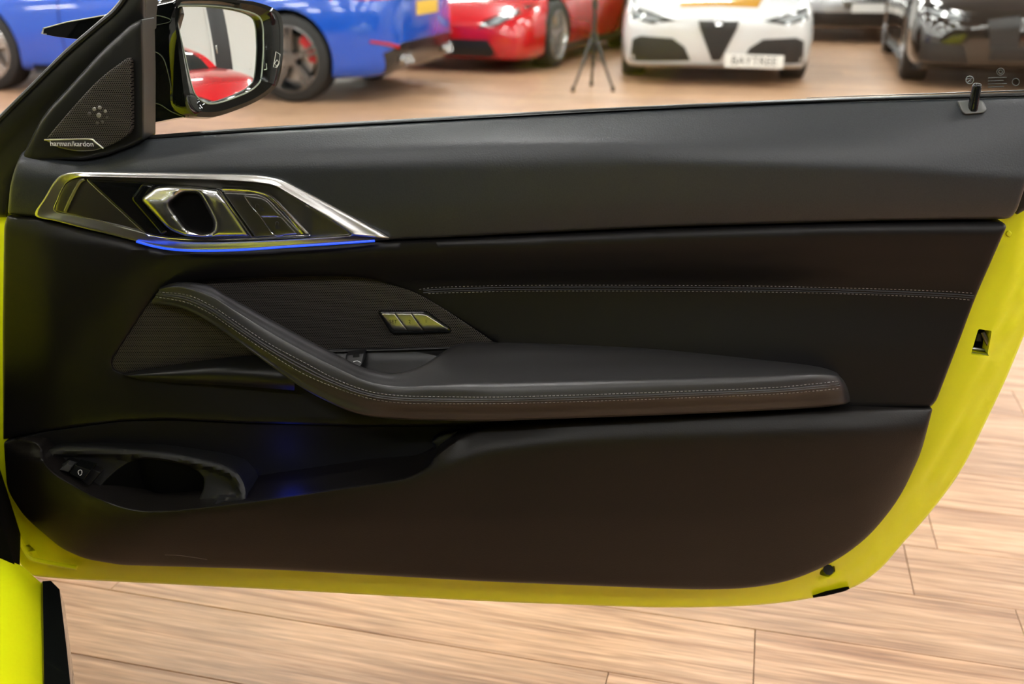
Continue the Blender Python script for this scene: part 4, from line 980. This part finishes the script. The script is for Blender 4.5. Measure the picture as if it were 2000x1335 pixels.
# --- window: seal, glass, lock pin
BELT = [(281, 268), (500, 252), (850, 232), (1200, 213), (1575, 196), (1800, 189), (2040, 182)]
net('window_seal', [[(x, y - 3.5, -6) for x, y in BELT], [(x, y - 3.2, 2) for x, y in BELT], [(x, y - 1, 8) for x, y in BELT], [(x, y + 3, 12) for x, y in BELT], [(x, y + 6, 8) for x, y in BELT]], mat('seal_black', (.003, .003, .003), .35, spec=.25), door, nu=10, nv=3)
BR_ = [(x, y) for x, y in catmull(BELT, 4) if x > 1500]
net('seal_highlight', [[(x, y - 5 - (x - 1500) * .006, -7) for x, y in BR_], [(x, y - 4.6 - (x - 1500) * .005, -3) for x, y in BR_], [(x, y - 4.4, -4) for x, y in BR_]], mat('seal_highlight_grey', (.10, .105, .10), .35), door, nu=10, nv=2)  # pale strip painted as the glint of light along the seal's right end
LEAN = math.tan(R(7))
base_z = P(1000, 226, 0)[2]
def gp(px, py, off=0.):
    """point on the leaning window pane"""
    n = DN * math.cos(R(7)) - DV * math.sin(R(7)) * 0 + DV * (-math.sin(R(7)))
    n = n / np.linalg.norm(n); O = DO + DN * (-.012 + off) + DV * base_z
    r = ray(px, py); return CAM + r * (((O - CAM) @ n) / (r @ n))
gq = [gp(282, 300), gp(2060, 215), gp(2085, -330), gp(500, -330), gp(283, -70)]
gn = np.cross(gq[1] - gq[0], gq[2] - gq[0]); gn /= np.linalg.norm(gn)
if gn @ DN < 0: gn = -gn
k = len(gq)
win = mk('window_pane', [*gq, *[q - gn * .0045 for q in gq]], [tuple(range(k)), tuple(range(k, 2 * k))[::-1]] + [(i, k + i, k + (i + 1) % k, (i + 1) % k) for i in range(k)], M_GLASS, door, smooth=False, world=True)
tag(win, 'clear glass pane of the door window')
gx = gq[1] - gq[0]; gx /= np.linalg.norm(gx); gy = np.cross(gn, gx)
for i in range(4):
    a, b = gp(1930, 152 + i * 6, .001), gp(1966 - (i % 2) * 6, 151 + i * 6, .001)
    tube('etched_line', [a, b], .0006, mat('etch', (.09, .095, .095), .6), win, 4)
def gring(cx, cy, r_, nm, par, rad=.0006, m=None):
    tube(nm, [gp(cx + r_ * math.cos(a * math.pi / 8), cy + r_ * math.sin(a * math.pi / 8), .001) for a in range(16)], rad, m or MATS['etch'], par, 4, closed=True)
gring(1954, 140, 7, 'etched_ring', win); gring(1954, 140, 3.5, 'etched_ring', win); gring(1984, 160, 7, 'etched_ring', win)
MET = mat('etch_light', (.25, .27, .28), .5)
gring(1894, 156, 7.5, 'etched_emblem', win, .0007, MET)
tube('etched_arrow', [gp(1888, 154, .001), gp(1899, 152, .001), gp(1889, 161, .001), gp(1897, 158, .001)], .0008, MET, win, 4)
lp = panel('lock_pin_base', [(1869, 197, 4), (1895, 195, 6), (1920, 196, 8), (1928, 214, 6), (1922, 221, 6), (1885, 224, 6), (1878, 218, 4)], lambda x, y: ut_d(x, y) + 4 + (y - 195) * .05, mat('grey_plastic', (.085, .088, .085), .45), door, edge=(4, 4), back=0, step=6, bs=3)
pb, ptp = P(1900, 210, ut_d(1900, 210) + 3), P(1904, 170, 12)
ax = np.array([.03, 0, 1.]); ax /= np.linalg.norm(ax)
h_ = .030
lpin = tube('lock_pin', [pb - ax * .004, pb + ax * .002, pb + ax * (h_ - .004), pb + ax * (h_ - .0015), pb + ax * h_], [.0066, .0062, .0058, .0052, .0036], M_GLO, door, 14)

# --- wing mirror beyond the glass
mir = 'wing_mirror'
MC = P(432, 108, -175)
vv = MC - CAM; vv /= np.linalg.norm(vv)
rd = np.array([math.cos(R(5)), math.sin(R(5)), -.005]); rd /= np.linalg.norm(rd)
MN = rd - vv; MN /= np.linalg.norm(MN)
def mp_(px, py, off=0.):
    r = ray(px, py); O = MC + MN * off; return CAM + r * (((O - CAM) @ MN) / (r @ MN))
HO = [(334, 20), (338, 4), (352, -4), (410, -5), (470, -1), (506, 5), (533, 16), (547, 32), (551, 61), (550, 113), (541, 160), (523, 183), (482, 207), (422, 229), (393, 232), (367, 228), (352, 208), (345, 150), (338, 90), (334, 50)]
GO = [(342, 22), (346, 14), (356, 11), (405, 11), (452, 16), (490, 25), (507, 36), (512, 53), (513, 76), (513, 101), (509, 150), (501, 166), (482, 180), (442, 196), (418, 202), (401, 201), (386, 191), (374, 170), (358, 101), (344, 40)]
HO2, GO2 = catmull(HO, 4, True), catmull(GO, 4, True)
ho = [mp_(*q) for q in HO2]; go = [mp_(*q) for q in GO2]
hc = sum(ho) / len(ho)
def sc(lst, s, off): return [hc + (p - hc) * s + MN * off for p in lst]
gi = [hc + (g - hc) * 1.0 - MN * .010 for g in go]
hs = loft(mir, [gi, [g + MN * .001 for g in go], [g * .45 + h * .55 + MN * .010 for g, h in zip(go, ho)], [g * .12 + h * .88 + MN * .008 for g, h in zip(go, ho)], [h - MN * .002 for h in ho], sc(ho, 1.0, -.03), sc(ho, .93, -.07), sc(ho, .75, -.105), sc(ho, .4, -.125), sc(ho, .1, -.13)], M_GLO, door, caps=False)
bm = bmesh.new(); bm.from_mesh(hs.data); bmesh.ops.recalc_face_normals(bm, faces=bm.faces); bm.to_mesh(hs.data); bm.free()
# convex glass
RC = 1.6
mu = np.cross((0, 0, 1.), MN); mu /= np.linalg.norm(mu); mv = np.cross(MN, mu)
gc = sum(go) / len(go)
loop2 = np.array([((g - gc) @ mu, (g - gc) @ mv) for g in go]) * 1.01
Vg, Fg, _ = fill2d([loop2], .008)
Wg = [gc + mu * a + mv * b - MN * (.004 + (a * a + b * b) / (2 * RC)) for a, b in Vg]
f0 = Fg[0]
if np.cross(Wg[f0[1]] - Wg[f0[0]], Wg[f0[2]] - Wg[f0[0]]) @ MN < 0: Fg = [tuple(reversed(f)) for f in Fg]
mg = mk('mirror_glass', Wg, Fg, M_MIR, hs, world=True)
# exact normals of the curved glass
nr = [(MN + mu * a / RC + mv * b / RC) for a, b in Vg]
mg.data.normals_split_custom_set_from_vertices([tuple(n_ / np.linalg.norm(n_)) for n_ in nr])
tag(mg, 'curved silver mirror glass reflecting a red car')
tube('glass_rim', [g + MN * .0015 for g in go], .0012, mat('rim_grey', (.30, .33, .32), .3), hs, 5, closed=True)
# warning symbols on the rim
def rimp(px, py): return mp_(px, py, .0108)
tube('warning_symbol', [rimp(x, y) for x, y in ((534, 131), (539, 101), (547, 106), (545, 124), (541, 131))], .0006, M_WHT, hs, 4, closed=True)
tube('warning_symbol', [rimp(x, y) for x, y in ((536, 124), (541, 117), (545, 122), (540, 129))], .0006, M_WHT, hs, 4, closed=True)
tube('warning_symbol', [rimp(x, y) for x, y in ((520, 124), (521, 135), (516, 136))], .0006, M_WHT, hs, 4)
# arm to the door
def arm_ring(t, pts):
    return pts
AO = [(276, 14), (345, -2), (352, 30), (346, 90), (352, 170), (372, 229), (345, 233), (276, 247)]
a1 = [P(x, y, -120) for x, y in AO]; a0 = [p * .96 + (sum(a1) / 8) * .04 + DN * .012 for p in a1]; a2 = [p - DN * .085 for p in a1]
mirarm = loft('mirror_arm', [a0, a1, a2], M_GLO, door, angle=30)
bm = bmesh.new(); bm.from_mesh(mirarm.data); bmesh.ops.recalc_face_normals(bm, faces=bm.faces); bm.to_mesh(mirarm.data); bm.free()
for pts in ([(284, 30), (310, 31), (331, 37), (331, 43), (310, 48), (284, 53)], [(284, 100), (305, 102), (320, 116), (330, 150), (337, 185), (345, 208), (368, 228)], [(284, 201), (310, 203), (335, 218), (362, 229)]):
    tube('moulding_line', [P(x, y, -107) for x, y in catmull(pts, 4)], .0007, mat('moulding_grey', (.06, .065, .062), .25), mirarm, 5)
FN = [(80, 66), (84, 54), (130, 42), (203, 29), (262, 18), (280, 20), (280, 85), (240, 82), (154, 77), (112, 72)]
f1 = [P(x, y, -150 + (280 - x) * .4) for x, y in FN]; fc = sum(f1) / len(f1)
fin = loft('mirror_fin', [[fc + (p - fc) * .93 + DN * .008 for p in f1], f1, [p - DN * .06 for p in f1], [fc + (p - fc) * .8 - DN * .09 for p in f1]], M_GLO, door, angle=30)
bm = bmesh.new(); bm.from_mesh(fin.data); bmesh.ops.recalc_face_normals(bm, faces=bm.faces); bm.to_mesh(fin.data); bm.free()
tube('fin_edge', [P(x, y, -140 + (280 - x) * .4) for x, y in ((91, 67), (83, 66), (86, 55), (130, 43), (203, 30))], .0009, mat('fin_edge_grey', (.35, .37, .33), .3), fin, 5)
# ================================================================== the yellow car the door belongs to
sa, sb = on_z(76, 1127, .35), on_z(78, 1335, .35)
CF = sa - sb; CF /= np.linalg.norm(CF); CL = np.array([-CF[1], CF[0], 0.]); CL /= np.linalg.norm(CL)     # forward, left
yel = empty('yellow_car', (sa[0], sa[1], 0)); tag(yel, 'bright yellow car body at the lower left: sill with black side skirt', 'car')
def C_(f, l, z): return sa * np.array([1, 1, 0]) + CF * f + CL * l + np.array([0, 0, z])
def run(name, section, fs, m, angle=40, caps=True):
    """section = [(l,z)...] swept along the car from f0 to f1; fs = [(f, dl, dz)...]"""
    o = loft(name, [[C_(f, l + dl, z + dz) for l, z in section] for f, dl, dz in fs], m, yel, caps=caps, angle=angle)
    bm = bmesh.new(); bm.from_mesh(o.data); bmesh.ops.recalc_face_normals(bm, faces=bm.faces); bm.to_mesh(o.data); bm.free(); return o
def rsec(pts, r_=.012): return [tuple(p) for p in rp(pts, r_, 3)]
FS = [(.025, 0, -.005), (-.3, 0, 0), (-.8, 0, 0), (-1.3, 0, 0), (-1.7, 0, 0)]
run('sill', rsec([(0, .328), (.022, .366), (.05, .392), (.10, .40), (.16, .40), (.16, .12), (.0, .16)], .02), FS, M_YEL)
run('sill_cover', rsec([(.050, .38), (.052, .399), (.09, .408), (.09, .38)], .005), [(-.06, .03, 0), (-.2, 0, 0), (-1.6, 0, 0)], M_YEL)
run('sill_flange', rsec([(.095, .385), (.125, .43), (.145, .43), (.16, .38)], .006), FS[1:], M_YEL)
door_open = run('sill_seal', rsec([(.118, .42), (.118, .45), (.15, .45), (.15, .42)], .01), FS[1:], M_RUB)
# side skirt: outer edge from the photo
k0, k1_ = on_z(119, 1130, .31), on_z(146, 1335, .31)
lo0 = (k0 - sa) @ CL; lo1 = (k1_ - sa) @ CL; f0_, f1_ = (k0 - sa) @ CF, (k1_ - sa) @ CF
def lk_(f): return lo0 + (lo1 - lo0) * (f - f0_) / (f1_ - f0_) if f > f1_ else lo1 + .02 * (f - f1_)
rings = []
for f in (.02, -.01, -.1, -.17, -.25, -.5, -.9, -1.3, -1.7):
    lo_ = lk_(f) + (.012 if f > 0 else 0)
    sec = rsec([(-.002, .330), (lo_ * .9, .328), (lo_, .302), (lo_ + .012, .18), (.02, .13), (.02, .30)], .012)
    rings.append([C_(f, l, z) for l, z in sec])
o = loft('side_skirt', rings, M_GLO, yel); bm = bmesh.new(); bm.from_mesh(o.data); bmesh.ops.recalc_face_normals(bm, faces=bm.faces); bm.to_mesh(o.data); bm.free()
# hinge pillar and front wing ahead of the door
run('hinge_pillar', rsec([(.05, .35), (.10, .70), (.12, .95), (.30, .95), (.30, .20), (.05, .20)], .02), [(.015, 0, 0), (.12, 0, 0), (.30, 0, 0)], M_YEL)
run('pillar_gap', rsec([(.028, .34), (.05, .62), (.07, .62), (.07, .30)], .006), [(.02, 0, 0), (.16, 0, 0)], M_GAP)
run('front_wing', rsec([(.055, .20), (.035, .45), (.045, .70), (.10, .90), (.25, .97), (.35, .97), (.35, .2)], .03), [(.17, .01, 0), (.45, .0, 0), (.75, .02, -.02), (.80, .03, -.02)], M_YEL)
run('front_wing_nose', rsec([(.05, .62), (.06, .72), (.12, .86), (.25, .93), (.35, .93), (.35, .62)], .03), [(.80, .03, 0), (1.3, .03, -.04), (1.55, .06, -.08), (1.8, .2, -.14), (1.92, .34, -.2)], M_YEL)
run('bonnet', rsec([(.25, .93), (.6, .99), (.95, 1.0), (1.3, .99), (1.65, .93), (1.65, .86), (.25, .86)], .03), [(.25, 0, .03), (.7, 0, .01), (1.3, 0, -.05), (1.7, 0, -.13), (1.85, 0, -.2)], M_YEL)
run('front_bumper', rsec([(.1, .22), (.1, .72), (.3, .80), (1.6, .80), (1.8, .72), (1.8, .22)], .06), [(1.55, .04, 0), (1.8, .05, 0), (1.98, .1, -.02)], M_YEL)
wy = wheel(yel, 0, -1, 0.0, .345, R_BLK, C_RED)
wy.location = Vector(C_(1.12, .06, .345)) - yel.location; wy.rotation_euler = (0, 0, math.atan2(CF[1], CF[0]))
# floor, bulkhead and dashboard, screen pillar, roof, rear side
run('cabin_floor', rsec([(.15, .20), (.15, .26), (1.75, .26), (1.75, .20)], .01), [(.3, 0, 0), (-1.9, 0, 0)], mat('carpet', (.012, .012, .012), .9))
run('dashboard', rsec([(.16, .55), (.14, .90), (.30, .99), (1.60, .99), (1.74, .90), (1.74, .55)], .05), [(.45, 0, 0), (.1, 0, -.02), (-.18, 0, -.04), (-.25, 0, -.08)], M_PLA)
run('bulkhead', rsec([(.16, .2), (.16, .9), (1.74, .9), (1.74, .2)], .03), [(.35, 0, 0), (.45, 0, 0)], M_GAP)
M_PILL = mat('pillar_trim', (.02, .02, .02), .6)
for s, nm in ((.17, 'screen_pillar'), (1.71, 'screen_pillar')):
    e = .35 if s < 1 else 1.55
    tube(nm, [C_(.40, s, .96), C_(.1, s * .8 + e * .2, 1.13), C_(-.25, s * .4 + e * .6, 1.29), C_(-.5, e, 1.36)], .038, M_YEL, yel, 10)
rr_ = []
for f, z in ((-.42, 1.345), (-.6, 1.385), (-1.0, 1.40), (-1.5, 1.385), (-2.0, 1.31), (-2.5, 1.15)):
    rr_.append([C_(f, l, zz_) for l, zz_ in rsec([(.24, z - .06), (.36, z - .01), (.65, z), (.95, z + .005), (1.25, z), (1.48, z - .01), (1.56, z - .05), (1.48, z - .05), (.42, z - .05)], .01)])
o = loft('roof', rr_, M_YEL, yel); bm = bmesh.new(); bm.from_mesh(o.data); bmesh.ops.recalc_face_normals(bm, faces=bm.faces); bm.to_mesh(o.data); bm.free()
run('rear_side_panel', rsec([(.02, .2), (-.02, .5), (.0, .75), (.06, .95), (.14, 1.0), (.2, 1.0), (.2, .2)], .03), [(-1.62, 0, 0), (-2.1, 0, 0), (-2.6, .02, 0), (-3.0, .12, -.02)], M_YEL)
run('far_side_panel', rsec([(1.86, .2), (1.90, .5), (1.88, .75), (1.82, .95), (1.74, 1.0), (1.68, 1.0), (1.68, .2)], .03), [(.8, 0, 0), (-.5, 0, 0), (-2.1, 0, 0), (-3.0, -.12, -.02)], M_YEL)
run('tail_panel', rsec([(.15, .3), (.15, .9), (.3, 1.02), (1.6, 1.02), (1.75, .9), (1.75, .3)], .05), [(-2.5, 0, 0), (-3.05, 0, 0), (-3.15, .0, -.05)], M_YEL)
tube('rear_pillar', [C_(-1.66, .06, .98), C_(-1.7, .2, 1.2), C_(-1.72, .38, 1.36)], .05, M_YEL, yel, 10)
# seat
run('seat_cushion', rsec([(.28, .36), (.26, .55), (.34, .60), (.50, .56), (.68, .60), (.76, .55), (.74, .36)], .04), [(-.45, 0, -.02), (-.6, 0, 0), (-.9, 0, 0), (-1.0, 0, -.03)], M_MID)
bk = [[C_(-1.0 - .22 * t + dz, l, .50 + .62 * t) for l, dz in ((.28, .0), (.30, .07), (.42, .03), (.62, .03), (.74, .07), (.76, 0), (.72, -.1), (.32, -.1))] for t in (0, .3, .7, .92, 1.)]
o = loft('seat_back', bk, M_MID, yel); bm = bmesh.new(); bm.from_mesh(o.data); bmesh.ops.recalc_face_normals(bm, faces=bm.faces); bm.to_mesh(o.data); bm.free()

# unseen dark lining added against yellow reflections: far door trim, rear cabin, headlining
run('far_door_trim', rsec([(1.60, .24), (1.58, .6), (1.60, .97), (1.68, 1.0), (1.68, .24)], .02), [(.4, 0, 0), (-.8, 0, 0), (-2.2, 0, 0)], M_PLA)
run('rear_cabin_trim', rsec([(.2, .24), (.2, .9), (.4, 1.02), (1.5, 1.02), (1.66, .9), (1.66, .24)], .04), [(-1.95, 0, 0), (-2.2, 0, .02), (-2.45, 0, .02)], M_PLA)
run('rear_side_trim', rsec([(.2, .24), (.2, 1.0), (.26, 1.0), (.26, .24)], .01), [(-1.6, 0, 0), (-2.4, 0, 0)], M_PLA)
run('headlining', rsec([(.40, 1.325), (.6, 1.335), (1.3, 1.335), (1.5, 1.325), (1.5, 1.315), (.4, 1.315)], .005), [(-.5, 0, -.02), (-1.0, 0, 0), (-1.55, 0, -.01), (-2.0, 0, -.08)], mat('headlining_cloth', (.06, .06, .06), .9))
run('passenger_seat', rsec([(1.06, .36), (1.04, .55), (1.12, .60), (1.30, .56), (1.46, .60), (1.54, .55), (1.52, .36)], .04), [(-.45, 0, -.02), (-.6, 0, 0), (-.95, 0, 0), (-1.02, 0, .5), (-1.2, 0, .52), (-1.22, 0, 0)], M_MID)

ws = [C_(.42, .2, .97), C_(.42, 1.68, .97), C_(-.46, 1.5, 1.35), C_(-.46, .4, 1.35)]
wn = np.cross(ws[1] - ws[0], ws[3] - ws[0]); wn /= np.linalg.norm(wn)
mk('shading_windscreen', [*ws, *[q + wn * .006 for q in ws]], [(0, 1, 2, 3), (7, 6, 5, 4), (0, 4, 5, 1), (1, 5, 6, 2), (2, 6, 7, 3), (3, 7, 4, 0)], glass_mat('sill_shading_tint', (.5, .55, .52), .6), yel, smooth=False, world=True)  # unseen screen with a dark tint, added to shade the sill
